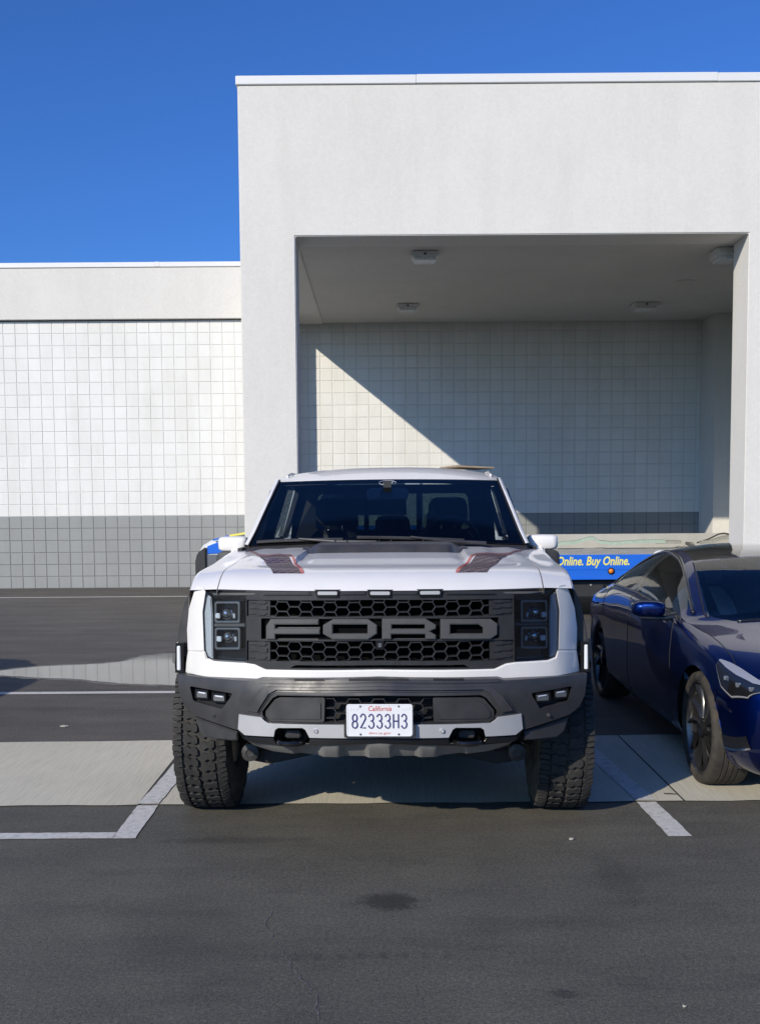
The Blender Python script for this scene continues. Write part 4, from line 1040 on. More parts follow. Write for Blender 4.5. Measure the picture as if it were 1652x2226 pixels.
# hood rear vent
hv = MB(); rows = []
for i in range(61):
    x = lerp(-.475, .475, i / 60); e = abs(x); y1 = cowl_y(x) - .005; y0 = .10 + .18 * sm(.36, .475, e)
    zb_ = hood_z(x, y1); zf_ = hood_z(x, y0); h = .036 * (1 - sm(.38, .475, e))
    rows.append([(x, y0 - .012, zf_ - .006), (x, y0, zf_ + .004), (x, y0 + .03, zf_ + .012 + h * .75), (x, y0 + .06, zf_ + .012 + h), (x, y1, zb_ + h + .004), (x, y1 + .012, zb_ - .02)])
hv.grid(rows).build('hood_vent', M['plastic'], truck, smooth=40)
for x in (-.26, 0, .26):
    for dx in (-.035, .035):
        MB().obox((x + dx, .405, hood_z(0, .41) + .044), .006, .07, .012).build('vent_rib', M['plastic'], truck, bevel=.002)
for sg in (-1, 1):
    MB().prism(fillet([(-.03, -.022), (.03, -.022), (.03, .022), (-.03, .022)], .004), 0, .004, 'z').build('vent_badge', M['satin'], truck, bevel=.001).matrix_local = Matrix.Translation((sg * .425, .335, hood_z(.425, .335) + .022)) @ Matrix.Rotation(radians(28), 4, 'X') @ Matrix.Rotation(sg * radians(24), 4, 'Y')
# hood graphics: thin films lying on the hood
def film(name, pts, mat, lift=.0016, inset=0):
    """outline given in photo close-up points, dropped on to the hood"""
    def drop(p):
        y = 0.0
        for _ in range(30):
            x, z = local(z8(*p), y); zz = hood_z(x, y); y += (zz - z) * (-1.2) * -1 * (1 if True else 1) * (.9)
            y = max(-.85, min(.62, y))
        return x, y
    q = []
    for p in pts:
        # march along the sight line until it meets the hood
        lo = -.88; last = None
        for k in range(300):
            y = lo + k * .005; x, z = local(z8(*p), y)
            if z <= hood_z(x, y): break
        q.append((x, y))
    bm = bmesh.new(); vs = [bm.verts.new((x, y, 0)) for x, y in q]; ed = [bm.edges.new((vs[i], vs[(i+1) % len(vs)])) for i in range(len(vs))]
    bmesh.ops.triangle_fill(bm, edges=ed, use_beauty=True)
    for ax in (0, 1):
        lo = min(p[ax] for p in q); hi = max(p[ax] for p in q); c = lo + .02
        while c < hi:
            co = [0, 0, 0]; no = [0, 0, 0]; co[ax] = c; no[ax] = 1
            bmesh.ops.bisect_plane(bm, geom=bm.verts[:] + bm.edges[:] + bm.faces[:], dist=1e-5, plane_co=co, plane_no=no); c += .02
    for v in bm.verts: v.co.z = hood_z(v.co.x, v.co.y) + lift
    bmesh.ops.recalc_face_normals(bm, faces=bm.faces)
    me = bpy.data.meshes.new(name); bm.to_mesh(me); bm.free()
    return finish(name, me, M[mat], hood, 180), q
def film_mat():
    k = NT('hood_film'); p = k.pos(); k.set(Roughness=.45, Coat_Weight=.15)
    sep = k.n('ShaderNodeSeparateXYZ'); k.l(p, sep.inputs[0])
    vo = k.n('ShaderNodeTexVoronoi', _feature='DISTANCE_TO_EDGE', Scale=1.0, Randomness=.18)
    mp = k.n('ShaderNodeMapping'); mp.inputs['Scale'].default_value = (21, 30, 0); mp.inputs['Rotation'].default_value = (0, 0, .5); k.l(p, mp.inputs[0]); k.l(mp.outputs[0], vo.inputs['Vector'])
    edge = k.ramp(vo.outputs['Distance'], [(.05, (1, 1, 1)), (.11, (0, 0, 0))])
    grad = k.n('ShaderNodeMapRange'); grad.inputs[1].default_value = -.25; grad.inputs[2].default_value = .45; k.l(sep.outputs[1], grad.inputs[0])
    base = k.mix(grad.outputs[0], (.050, .016, .016), (.17, .070, .065))
    k.color(k.mix(k.math('MULTIPLY', edge, .55), base, (.30, .27, .27))); return k.m
M['film'] = film_mat(); M['film_red'] = pm('film_red', (.52, .075, .06), .35, coat=.5); M['film_rose'] = pm('film_rose', (.34, .15, .14), .35, coat=.5)
fA = [(5, 415), (45, 462), (90, 478), (232, 478), (296, 560), (306, 574), (140, 574), (20, 452)]
fR = [(232, 466), (244, 466), (318, 562), (316, 574), (300, 574)]
fO = [(0, 414), (14, 414), (58, 462), (240, 464), (236, 476), (50, 474)]
o1, q1 = film('graphic', fA, 'film'); o2, q2 = film('graphic_edge', fR, 'film_red', .0024); o3, q3 = film('graphic_edge', fO, 'film_rose', .0024)
for o in (o1, o2, o3): mirror(o)
# door mirrors
for sg in (-1, 1):
    e = empty('door_mirror'); e.parent = truck
    p0 = local((498, 1185), .98); x = sg * 1.05; z = 1.47
    def blob(pts, n=20):
        mb = MB(); rows = []
        for y, x0, x1, z0, z1_ in pts:
            rows.append([(sg * (lerp(x0, x1, .5) + math.copysign(abs(cos(2*pi*k/n)) ** .45, cos(2*pi*k/n)) * (x1 - x0) / 2), y, lerp(z0, z1_, .5) + math.copysign(abs(sin(2*pi*k/n)) ** .45, sin(2*pi*k/n)) * (z1_ - z0) / 2) for k in range(n)])
        mb.grid(rows, True); mb.f.append(tuple(range(n))); mb.f.append(tuple(range(len(mb.v) - n, len(mb.v)))); return mb
    blob([(.90, .925, 1.055, 1.395, 1.455), (.91, .905, 1.075, 1.385, 1.47), (.94, .895, 1.085, 1.38, 1.478), (1.02, .895, 1.085, 1.38, 1.476), (1.08, .90, 1.08, 1.385, 1.47)]).build('mirror_cap', M['truck_white'], e, smooth=60)
    blob([(.915, .905, 1.085, 1.245, 1.385), (.925, .895, 1.095, 1.235, 1.382), (1.08, .89, 1.095, 1.235, 1.382)]).build('mirror_housing', M['plastic'], e, smooth=50)
    MB().box(sg * .91, sg * 1.07, 1.081, 1.084, 1.24, 1.46).build('mirror_glass', M['mirror_glass'], e)
    MB().tube([(sg * .93, 1.03, 1.33), (sg * 1.0, 1.0, 1.33)], .05, 12).build('mirror_arm', M['plastic'], e)
# cardboard on the roof
cb = empty('cardboard_sheet', label='flat brown cardboard lying on the roof of the white pickup', cat='cardboard')
M['cardboard'] = pm('cardboard', (.33, .25, .16), .85, var=.12, vscale=10)
pA = at_depth(1014, 1021, 8.35)
MB().obox((0, 0, 0), .30, .42, .012).build('sheet', M['cardboard'], cb, bevel=.002)
MB().obox((.02, .1, .010), .25, .16, .006).build('flap', M['cardboard'], cb, bevel=.001)
cb.location = (pA.x, 8.35, 1.945); cb.rotation_euler = (0, radians(2.5), radians(14))
# ================================================================== blue sedan
def car_paint(name, col, metal=.55):
    k = NT(name); k.set(Roughness=.40, Metallic=metal, Coat_Weight=1.0, Coat_Roughness=.012, Specular_IOR_Level=.25); p = k.pos()
    fl = k.n('ShaderNodeTexVoronoi', Scale=900.0); k.l(p, fl.inputs['Vector'])
    k.color(k.mix(k.math('MULTIPLY', fl.outputs['Distance'], .5), tuple(c * 1.25 for c in col), tuple(c * .7 for c in col))); return k.m
M['sedan_blue'] = car_paint('sedan_blue', (.0004, .011, .10), .95)
M['head_silver'] = pm('head_silver', (.5, .51, .53), .2, metal=.6, coat=1)
M['roof_glass'] = pm('roof_glass', (.010, .010, .011), .03, coat=1, spec=.8)
M['sedan_glass'] = glass('sedan_glass', (.80, .90, .87), 1.55)
M['seat_white'] = pm('seat_white', (.62, .64, .62), .5, var=.05)
M['trim_black'] = pm('trim_black', (.012, .012, .013), .25, coat=.3)
M['spoke_grey'] = pm('spoke_grey', (.09, .09, .092), .28, metal=.85, rvar=.06)
M['tyre_plain'] = rubber('road_tyre_rubber', (.030, .029, .027), (.070, .060, .047))
KEYS = ['zb', 'xs', 'zs', 'xl', 'zl', 'xm', 'zm', 'xh', 'zh', 'xb', 'zbt', 'xr', 'zr', 'zc']
ST = [(-.845, .40, .60, .41, .66, .44, .68, .50, .66, .55, .60, .575, .40, .59, .60),
      (-.825, .29, .66, .30, .73, .37, .76, .50, .73, .60, .66, .635, .42, .655, .665),
      (-.77, .21, .70, .215, .79, .32, .83, .50, .80, .645, .71, .69, .45, .71, .715),
      (-.65, .18, .74, .185, .84, .30, .875, .52, .845, .70, .75, .745, .46, .765, .77),
      (-.40, .17, .78, .18, .885, .30, .905, .55, .875, .775, .77, .810, .47, .825, .832),
      (0., .16, .80, .18, .905, .30, .925, .60, .895, .835, .79, .868, .48, .885, .892),
      (.28, .16, .82, .18, .91, .30, .925, .62, .90, .868, .83, .905, .62, .925, .945),
      (.45, .16, .82, .18, .91, .30, .925, .63, .903, .885, .868, .922, .79, .945, 1.035),
      (.60, .16, .82, .18, .91, .30, .925, .64, .905, .895, .872, .935, .765, 1.012, 1.108),
      (.80, .16, .82, .18, .91, .30, .925, .65, .905, .905, .870, .947, .727, 1.110, 1.198),
      (1.0, .16, .82, .18, .91, .30, .925, .65, .905, .915, .868, .957, .688, 1.205, 1.280),
      (1.25, .16, .82, .18, .91, .30, .925, .66, .905, .925, .866, .967, .640, 1.300, 1.362),
      (1.5, .16, .82, .18, .91, .30, .925, .66, .905, .935, .865, .977, .605, 1.358, 1.415),
      (1.8, .16, .82, .18, .91, .30, .925, .66, .905, .945, .865, .987, .588, 1.385, 1.441),
      (2.1, .16, .82, .18, .91, .30, .925, .67, .907, .940, .864, .990, .595, 1.345, 1.438),
      (2.4, .16, .82, .19, .915, .31, .93, .68, .914, .915, .855, .990, .635, 1.250, 1.412),
      (2.6, .165, .82, .19, .918, .315, .932, .69, .920, .890, .835, .980, .675, 1.160, 1.385),
      (2.78, .17, .82, .20, .92, .32, .935, .70, .922, .875, .805, .972, .715, 1.070, 1.345),
      (2.95, .17, .82, .20, .92, .32, .935, .70, .918, .865, .760, .968, .690, 1.020, 1.29),
      (3.2, .18, .80, .21, .90, .34, .920, .71, .890, .850, .690, .965, .600, 1.005, 1.185),
      (3.45, .20, .76, .23, .86, .36, .87, .71, .830, .840, .620, .965, .520, 1.010, 1.09),
      (3.70, .24, .70, .27, .77, .40, .79, .70, .745, .830, .560, .955, .450, .990, 1.035),
      (3.82, .32, .62, .34, .70, .45, .72, .68, .69, .79, .52, .90, .42, .93, .96),
      (3.85, .45, .50, .46, .58, .52, .60, .64, .57, .74, .45, .80, .36, .82, .83)]
def pchip(xs, ys):
    n = len(xs); h = [xs[i+1] - xs[i] for i in range(n-1)]; d = [(ys[i+1] - ys[i]) / h[i] for i in range(n-1)]; m = [0] * n
    m[0], m[-1] = d[0], d[-1]
    for i in range(1, n-1):
        if d[i-1] * d[i] <= 0: m[i] = 0
        else:
            w1 = 2*h[i] + h[i-1]; w2 = h[i] + 2*h[i-1]; m[i] = (w1 + w2) / (w1 / d[i-1] + w2 / d[i])
    def f(x):
        x = min(max(x, xs[0]), xs[-1]); i = 0
        while i < n-2 and x > xs[i+1]: i += 1
        t = (x - xs[i]) / h[i]; t2, t3 = t*t, t*t*t
        return (2*t3 - 3*t2 + 1) * ys[i] + (t3 - 2*t2 + t) * h[i] * m[i] + (-2*t3 + 3*t2) * ys[i+1] + (t3 - t2) * h[i] * m[i+1]
    return f
ST = [tuple(list(r[:13]) + [(.95 + (q - .95) * .82 if q > .95 and r[0] > .4 else q) for q in r[13:]]) for r in ST]
_ys = [s[0] for s in ST]; FN = {k: pchip(_ys, [s[i+1] for s in ST]) for i, k in enumerate(KEYS)}
_cache = {}
def sect(y):
    k = round(y, 5)
    if k not in _cache:
        g = {q: f(y) for q, f in FN.items()}
        _cache[k] = [(0, g['zb']), (g['xs'] * .8, g['zb']), (g['xs'], g['zs']), (g['xl'], g['zl']), (g['xm'], g['zm']), (g['xh'], g['zh']), (g['xb'], g['zbt']), (g['xr'], g['zr']), (0, g['zc'])]
    return _cache[k]
def cat(p0, p1, p2, p3, t):
    return .5 * ((2*p1) + (-p0 + p2) * t + (2*p0 - 5*p1 + 4*p2 - p3) * t*t + (-p0 + 3*p1 - 3*p2 + p3) * t**3)
def SF(y, v, off=0.0):
    """sedan skin, left (negative x) half"""
    s = sect(y); i = min(7, int(v)); t = v - i
    if i < 5:
        a, b, c, d = s[max(0, i-1)], s[i], s[i+1], s[min(6, i+2)]
        if i == 4: d = (2*s[5][0] - s[4][0] - .04, 2 * s[5][1] - s[4][1])
        x, z = cat(a[0], b[0], c[0], d[0], t), cat(a[1], b[1], c[1], d[1], t)
    elif i == 5: x, z = lerp(s[5][0], s[6][0], t), lerp(s[5][1], s[6][1], t) + .010 * sin(pi * t) * (1 if y < 3.3 else .5)
    elif i == 6:
        x, z = lerp(s[6][0], s[7][0], t), lerp(s[6][1], s[7][1], t); bl = .05 * (s[7][1] - s[6][1]) / .4 * sin(pi * t); x += bl; z += bl * .25
    else:
        x = lerp(s[7][0], 0, t); z = s[7][1] + (s[8][1] - s[7][1]) * (1 - (1 - t) ** 2)
    fx = (abs(x) / .93) ** 2.4
    sweep = .33 * (1 - sm(-.85, .15, y)) * fx if y < .15 else (-.22 * sm(3.2, 3.85, y) * fx)
    p = Vector((-x, y + sweep, z))
    if off:
        e = .004; n = (SF(y + e, v) - SF(y - e, v)).cross(SF(y, min(8, v + .02)) - SF(y, max(0, v - .02)))
        n.normalize()
        if n.dot(p - Vector((0, p.y, .7))) < 0: n = -n
        p = p + n * off
    return p
sedan = empty('blue_sedan', (2.79, 6.40, 0), 0, 'dark blue electric sedan with black glass roof parked beside the pickup', 'car')
YS = [-.845, -.84, -.832, -.82, -.80] + [-.775 + .025 * i for i in range(185)]; YS = [y for y in YS if y < 3.84] + [3.84, 3.85]
VS = [i / 6 for i in range(30)] + [5, 5.25, 5.5, 5.75, 6, 6.06] + [6.06 + .86 * (i + 1) / 10 for i in range(10)] + [7.0, 7.10] + [7.10 + .9 * (i + 1) / 12 for i in range(12)]
def region(y, v):
    if 6.06 <= v <= 6.92 and   .62 <= y <= 2.80: return 'pillar_b' if 1.70 < y < 1.80 else ('window_rear' if y > 1.75 else 'window_front')
    if v >= 7.10 and .30 <= y <= 1.24: return 'windscreen'
    if v >= 7.10 and 1.27 <= y <= 2.36: return 'roof_glass'
    if v >= 7.10 and 2.42 <= y <= 3.34: return 'rear_glass'
    if v < (2.05 if .42 < y < 2.45 else 1.35): return 'sill'
    return 'body'
parts = {}
RA = .372; WH = [(0, .336), (2.875, .336)]
def in_arch(p): return p.z < .9 and abs(p.x) > .55 and any(hypot(p.y - a, p.z - b) < RA for a, b in WH)
grid_pts = [[SF(y, v) for v in VS] for y in YS]
snapped = set()
for i in range(len(YS) - 1):
    for j in range(len(VS) - 1):
        r = region((YS[i] + YS[i+1]) / 2, (VS[j] + VS[j+1]) / 2)
        q = [(i, j), (i, j+1), (i+1, j+1), (i+1, j)]
        ins = sum(in_arch(grid_pts[a][b]) for a, b in q)
        if ins == 4 or (r == 'sill' and ins): continue
        parts.setdefault(r, []).append((q, ins))
# faces that straddle the wheel arch have their inner points pushed out on to the arch circle
def arch_pt(p):
    if not in_arch(p): return p
    a, b = min(WH, key=lambda w: hypot(p.y - w[0], p.z - w[1])); d = hypot(p.y - a, p.z - b) or 1e-6
    return Vector((p.x, a + (p.y - a) / d * RA, b + (p.z - b) / d * RA))
NAMES = {'body': ('body', 'sedan_blue'), 'sill': ('sill_trim', 'trim_black'), 'window_front': ('side_window', 'sedan_glass'), 'window_rear': ('side_window', 'sedan_glass'), 'pillar_b': ('pillar_trim', 'trim_black'),
         'windscreen': ('windscreen', 'sedan_glass'), 'roof_glass': ('glass_roof', 'roof_glass'), 'rear_glass': ('rear_window', 'roof_glass')}
for r, fs in parts.items():
    centre = r in ('windscreen', 'roof_glass', 'rear_glass', 'body', 'sill')
    for side in ((0,) if centre else (-1, 1)):
        m = MB(); idx = {}
        def vid(a, b, sg):
            k = (a, b, sg)
            if k not in idx: idx[k] = len(m.v); p = arch_pt(grid_pts[a][b]); m.v.append((p.x * sg, p.y, p.z))
            return idx[k]
        for q, _ in fs:
            for sg in ((1, -1) if centre else (-side,)):
                m.f.append(tuple(vid(a, b, sg) for a, b in q))
        m.build(NAMES[r][0], M[NAMES[r][1]], sedan, smooth=50)
def spline_on(pts, off, r, name, mat, n=40, both=True, parent=None):
    """thin strip following a line in skin coordinates (y, v)"""
    path = []
    for a, b in zip(pts, pts[1:]):
        for k in range(max(2, n // (len(pts) - 1))): t = k / max(2, n // (len(pts) - 1)); path.append(SF(lerp(a[0], b[0], t), lerp(a[1], b[1], t), off))
    path.append(SF(*pts[-1], off))
    o = MB().tube(path, r, 6).build(name, M[mat], parent or sedan, smooth=180)
    if both: mirror(o)
    return o
spline_on([(.50, 6.03), (.62, 6.03), (1.7, 6.03), (2.80, 6.03)], .002, .010, 'belt_trim', 'trim_black', 60)
spline_on([(.52, 6.96), (.8, 6.96), (1.2, 6.96), (1.8, 6.96), (2.4, 6.96), (2.74, 6.95), (2.81, 6.5), (2.80, 6.06)], .002, .014, 'window_trim', 'trim_black', 80)
spline_on([(.42, 7.08), (.8, 7.08), (1.24, 7.09)], .001, .006, 'screen_seal', 'rubber_seal', 50)
spline_on([(.31, 7.12), (.31, 7.99)], .0, .012, 'cowl_trim', 'trim_black', 20)
for y, v0, v1 in ((.56, 2.3, 6.0), (1.75, 2.3, 6.0), (2.62, 4.2, 6.0)):
    spline_on([(y - .10 if v == v0 and y < 1 else y, v) for v in (v0, lerp(v0, v1, .3), lerp(v0, v1, .7), v1)], -.0005, .0035, 'door_seam', 'rubber_seal', 30)
spline_on([(.28, 5.9), (-.1, 5.85), (-.45, 5.7), (-.62, 5.5)], -.0005, .0035, 'hood_seam', 'rubber_seal', 30)
# black print round the windscreen
def patch(name, up, lo, off, mat, n=24, w0=0, w1=1, rows=8, both=True, parent=None):
    def at(tab, t):
        f = t * (len(tab) - 1); i = min(len(tab) - 2, int(f)); u = f - i; return [lerp(tab[i][k], tab[i+1][k], u) for k in (0, 1)]
    m = MB(); R_ = []
    for k in range(n + 1):
        a, b = at(up, k / n), at(lo, k / n)
        R_.append([SF(lerp(a[0], b[0], lerp(w0, w1, j / rows)), lerp(a[1], b[1], lerp(w0, w1, j / rows)), off) for j in range(rows + 1)])
    o = m.grid(R_).build(name, M[mat], parent or sedan, smooth=180)
    if both: mirror(o)
    return o
patch('screen_border', [(.44, 7.11), (.8, 7.11), (1.24, 7.11)], [(.44, 7.20), (.8, 7.17), (1.24, 7.16)], -.003, 'gloss_black', both=True)
patch('screen_border', [(.30, 7.12), (.30, 8.0)], [(.42, 7.12), (.40, 8.0)], -.003, 'gloss_black', both=True)
patch('screen_border', [(1.20, 7.12), (1.20, 8.0)], [(1.25, 7.12), (1.25, 8.0)], -.003, 'gloss_black', both=True)
# headlights
hu = [(-.43, 5.20), (-.53, 5.50), (-.62, 5.72), (-.73, 5.92), (-.79, 6.25)]
hl = [(-.45, 4.95), (-.60, 4.55), (-.72, 4.50), (-.79, 4.80), (-.805, 5.5)]
hd = patch('headlight', hu, hl, .005, 'roof_glass', rows=10, both=False)
patch('silver_strip', hu, hl, .0075, 'head_silver', w0=.03, w1=.36, both=False, parent=hd)  # silver colour stands in for sky and sun reflected in the upper lens
patch('silver_strip', hu, hl, .0075, 'head_silver', w0=.93, w1=.97, both=False, parent=hd)
for t, w in ((.38, .62), (.62, .66), (.80, .68)):
    a = lambda tab: [interp([(i / 4, tab[i][k]) for i in range(5)], t) for k in (0, 1)]
    A, B = a(hu), a(hl); c = SF(lerp(A[0], B[0], w), lerp(A[1], B[1], w), .004)
    MB().prism(fillet([(c.x - .020, c.z - .011), (c.x + .020, c.z - .015), (c.x + .020, c.z + .011), (c.x - .020, c.z + .013)], .007), c.y - .004, c.y + .01, 'y').build('lamp_module', M['proj'], hd, bevel=.004)
mirror(hd)
for y0 in (0,):
    pu = [(-.60, 3.35), (-.72, 3.40), (-.79, 3.45)]; pl_ = [(-.60, 2.95), (-.72, 2.98), (-.79, 3.02)]
    fg = patch('fog_slot', pu, pl_, .003, 'trim_black', both=False); patch('fog_trim', pu, pl_, .006, 'chrome', w0=.78, w1=.95, both=False, parent=fg); mirror(fg)
# wheels
def road_wheel(sg):
    e = empty('wheel'); e.parent = sedan; R, w = .336, .235
    prof = [(.276, -.105), (.282, -.113), (.297, -.118), (.315, -.117), (.327, -.110), (R - .003, -.095), (R, -.07)]
    prof = prof + [(R, -.052), (R - .006, -.050), (R - .006, -.044), (R, -.042), (R, -.022), (R - .006, -.020), (R - .006, -.014), (R, -.012), (R, .012), (R - .006, .014), (R - .006, .020), (R, .022), (R, .042), (R - .006, .044), (R - .006, .050), (R, .052)] + [(r, -h) for r, h in prof[::-1]]
    MB().revolve(prof, 80).build('tyre', M['tyre_plain'], e, smooth=40)
    rim = MB().revolve([(.278, sg * .104), (.272, sg * .109), (.265, sg * .100), (.258, sg * .06), (.258, -sg * .09), (.278, -sg * .104)], 64).build('rim', M['spoke_grey'], e, smooth=50)
    MB().revolve([(0, sg * .02), (.18, sg * .02), (.18, sg * .0), (0, 0)], 40).build('brake_disc', M['spoke_grey'], rim, smooth=40)
    sp = MB()
    for i in range(10):
        a0 = i * 2 * pi / 10; rows = []
        for k in range(9):
            t = k / 8; r = lerp(.05, .268, t); tw = a0 + .42 * t * sg; wd = lerp(.20, .155 + .03 * (i % 2), t); hgt = lerp(.085, .098, t)
            y0, z0 = r * cos(tw - wd * .5 * .7), r * sin(tw - wd * .5 * .7); y1, z1_ = r * cos(tw + wd * .5), r * sin(tw + wd * .5)
            rows.append([(sg * (hgt - .03), y0, z0), (sg * hgt, y0, z0), (sg * (hgt - .010), lerp(y0, y1, .6), lerp(z0, z1_, .6)), (sg * (hgt - .028), y1, z1_), (sg * (hgt - .05), y1, z1_)])
        sp.grid(rows)
    sp.build('spokes', M['spoke_grey'], rim, smooth=40)
    MB().revolve([(.060, sg * .07), (.058, sg * .095), (.046, sg * .102), (0, sg * .104)], 32).build('centre_cap', M['trim_black'], rim, smooth=50)
    return e
for yy in (0, 2.875):
    for sg in (-1, 1):
        e = road_wheel(sg); e.location = (sg * .79, yy, .336); e.rotation_euler = (.35 + yy, 0, 0)
    for sg in (-1, 1):
        MB().revolve([(RA - .002, sg * .50), (RA - .002, sg * .84)], 48, 'x', (0, yy, .336), -.25, pi + .25).revolve([(.05, sg * .52), (RA, sg * .52)], 48, 'x', (0, yy, .336), -.25, pi + .25).build('wheel_liner', M['black'], sedan, smooth=60)
# door mirrors
for sg in (-1,):
    n = 20; rows = []
    for y, x0, x1, z0, zt in ((.575, -1.09, -.985, .955, 1.005), (.585, -1.125, -.955, .938, 1.025), (.61, -1.14, -.94, .93, 1.034), (.66, -1.142, -.935, .928, 1.036), (.70, -1.138, -.935, .930, 1.034)):
        rows.append([((x0 + x1) / 2 + math.copysign(abs(cos(2*pi*k/n)) ** .6, cos(2*pi*k/n)) * (x1 - x0) / 2, y + (.03 if cos(2*pi*k/n) < 0 else 0), (z0 + zt) / 2 + math.copysign(abs(sin(2*pi*k/n)) ** .6, sin(2*pi*k/n)) * (zt - z0) / 2) for k in range(n)])
    mb = MB().grid(rows, True); mb.f.append(tuple(range(n))); mb.f.append(tuple(range(len(mb.v) - n, len(mb.v))))
    o = mb.build('door_mirror', M['sedan_blue'], sedan, smooth=50)
    MB().tube([(-1.10, .63, .926), (-.94, .64, .922), (-.86, .64, .935)], [.012, .018, .026], 10).build('mirror_foot', M['trim_black'], o)
    mirror(o)
# cabin
MB().box(-.78, .78, .45, 3.3, .20, .30).box(-.52, .52, -.55, .40, .20, .60).box(-.75, .75, 2.75, 3.5, .30, .92).build('floor_pan', M['black'], sedan)
MB().prism([(.40, .90), (.75, .93), (1.0, .90), (1.02, .62), (.4, .5)], -.80, .80, 'x').build('dashboard', M['dash'], sedan, bevel=.02)
for x in (-.38, .38):
    seat(x, 1.05, mat='seat_white', parent=sedan, zb=.27, hz=0)
    seat(x, 1.98, mat='seat_white', parent=sedan, zb=.32, hz=-.05)
for sg in (-1, 1): MB().box(sg * .83, sg * .87, .55, 2.7, .30, .92).build('door_card', M['dash'], sedan)
MB().prism(fillet([(-.12, -.03), (.12, -.03), (.12, .03), (-.12, .03)], .02), 0, .03, 'y').build('rear_view_mirror', M['mirror_glass'], sedan, bevel=.006).location = (0, .98, 1.235)

# ================================================================== flatbed recovery truck under the canopy
DN, DFAR = 15.3, 17.7
def dz(y, d, x=1300): return at_depth(x, y, d).z
M['tow_blue'] = pm('rail_blue', (.012, .13, .62), .35, coat=.6, var=.06, vscale=3)
M['tow_yellow'] = pm('yellow_vinyl', (.80, .72, .12), .4)
M['tow_white'] = pm('tow_white', (.62, .63, .62), .4, coat=.5, var=.05, vscale=3)
M['rail_grey'] = pm('rail_grey', (.44, .43, .39), .5, var=.12, vscale=2.5)
M['tow_silver'] = pm('deck_alloy', (.34, .34, .325), .5, metal=.15, var=.14, vscale=5, rvar=.1)
M['tow_dark'] = pm('tow_dark', (.025, .026, .028), .55, var=.2)
tow = empty('flatbed_truck', (2.0, 16.5, 0), 0, 'blue and white flatbed recovery truck standing sideways under the canopy', 'truck')
def tb(name, x0, x1, y0, y1, z0, z1, mat, bevel=.006, parent=None):
    return MB().box(x0 - 2, x1 - 2, y0 - 16.5, y1 - 16.5, z0, z1).build(name, M[mat], parent or tow, bevel=bevel)
zr1, zr0 = dz(1206, DN), dz(1260, DN)
rail = tb('side_rail', -.35, 6.9, DN, DN + .09, zr0, zr1, 'tow_blue', .010)
tb('rail_lip', -.35, 6.9, DN - .012, DN + .06, zr0 - .001, zr0 + .03, 'tow_blue', .004, rail)
tb('rail_crease', -.35, 6.9, DN - .006, DN + .05, lerp(zr0, zr1, .40), lerp(zr0, zr1, .44), 'tow_blue', .002, rail)
tb('deck', -.35, 6.9, DN + .091, DFAR, zr1 - .07, zr1 - .012, 'tow_silver', .004)
zf1 = dz(1161, DFAR)
tb('far_rail', -.35, 6.9, DFAR + .002, DFAR + .08, zr1 - .1, zf1, 'rail_grey', .012)
for k in range(9): tb('deck_rib', -.3, 6.85, DN + .3 + k * .25, DN + .315 + k * .25, zr1 - .011, zr1 - .003, 'tow_silver', .001)
tb('headboard', -.45, -.36, DN + .1, DFAR, zr1 - .1, 1.85, 'tow_white', .02)
tb('chassis_backing', -1.0, 6.6, DN + .45, DFAR - .4, .42, zr1 - .08, 'tow_dark', .01)  # dark box added as backing for the black shade under the deck
tb('tool_box', 1.2, 4.2, DN + .12, DN + .42, .30, zr0 - .03, 'tow_dark', .015)
for x in (1.65, 2.1, 2.55, 3.0):
    for z in (.48, .62): MB().revolve([(0, -.01), (.014, -.008), (.016, 0)], 10, 'y', (x - 2, DN + .12 - 16.5, z)).build('bolt', M['tow_silver'], tow)
for x in (-1.55, 4.9, 5.95):
    for y in (DN + .28, DFAR - .28):
        w = empty('wheel'); w.parent = tow; w.location = (x - 2, y - 16.5, .43)
        MB().revolve([(.20, -.12), (.33, -.14), (.42, -.12), (.43, -.06), (.43, .06), (.42, .12), (.33, .14), (.20, .12)], 40, 'y').build('tyre', M['tyre_plain'], w, smooth=50)
        MB().revolve([(0, -.06), (.1, -.06), (.14, -.03), (.19, -.05), (.21, -.11), (.21, .11), (0, .1)], 32, 'y').build('rim', M['tow_silver'], w, smooth=50)
tx = at_depth((1210.8 + 1368) / 2, 1221, DN)
wid = at_depth(1368, 1221, DN).x - at_depth(1210.8, 1221, DN).x
me = text_mesh('Online. Buy Online.', .19, lambda x, y, d: (x, -d - .001, y), shear=.22, sx=.62, depth=.0008, bold=.004)
bx0 = min(v.co.x for v in me.vertices); bx1 = max(v.co.x for v in me.vertices); bz0 = min(v.co.z for v in me.vertices); bz1 = max(v.co.z for v in me.vertices)
zt0, zt1 = dz(1235, DN), dz(1209.5, DN)
for v in me.vertices: v.co.x = (v.co.x - bx0) / (bx1 - bx0) * wid - wid / 2; v.co.z = lerp(zt0, zt1, (v.co.z - bz0) / (bz1 - bz0))
o = finish('rail_lettering', me, M['tow_yellow'], tow, None); o.location = (tx.x - 2, DN - 16.5, 0)
c = at_depth(1328, 1241.4, DN)
mk_ = MB().revolve([(.048, 0), (.048, -.014), (.036, -.018), (.034, -.006)], 28, 'y', (c.x - 2, DN - 16.5, c.z)).build('marker_ring', M['trim_black'], tow)
MB().revolve([(.034, -.008), (.028, -.018), (.014, -.024), (0, -.025)], 24, 'y', (c.x - 2, DN - 16.5, c.z)).build('marker_lens', M['amber'], mk_, smooth=180)
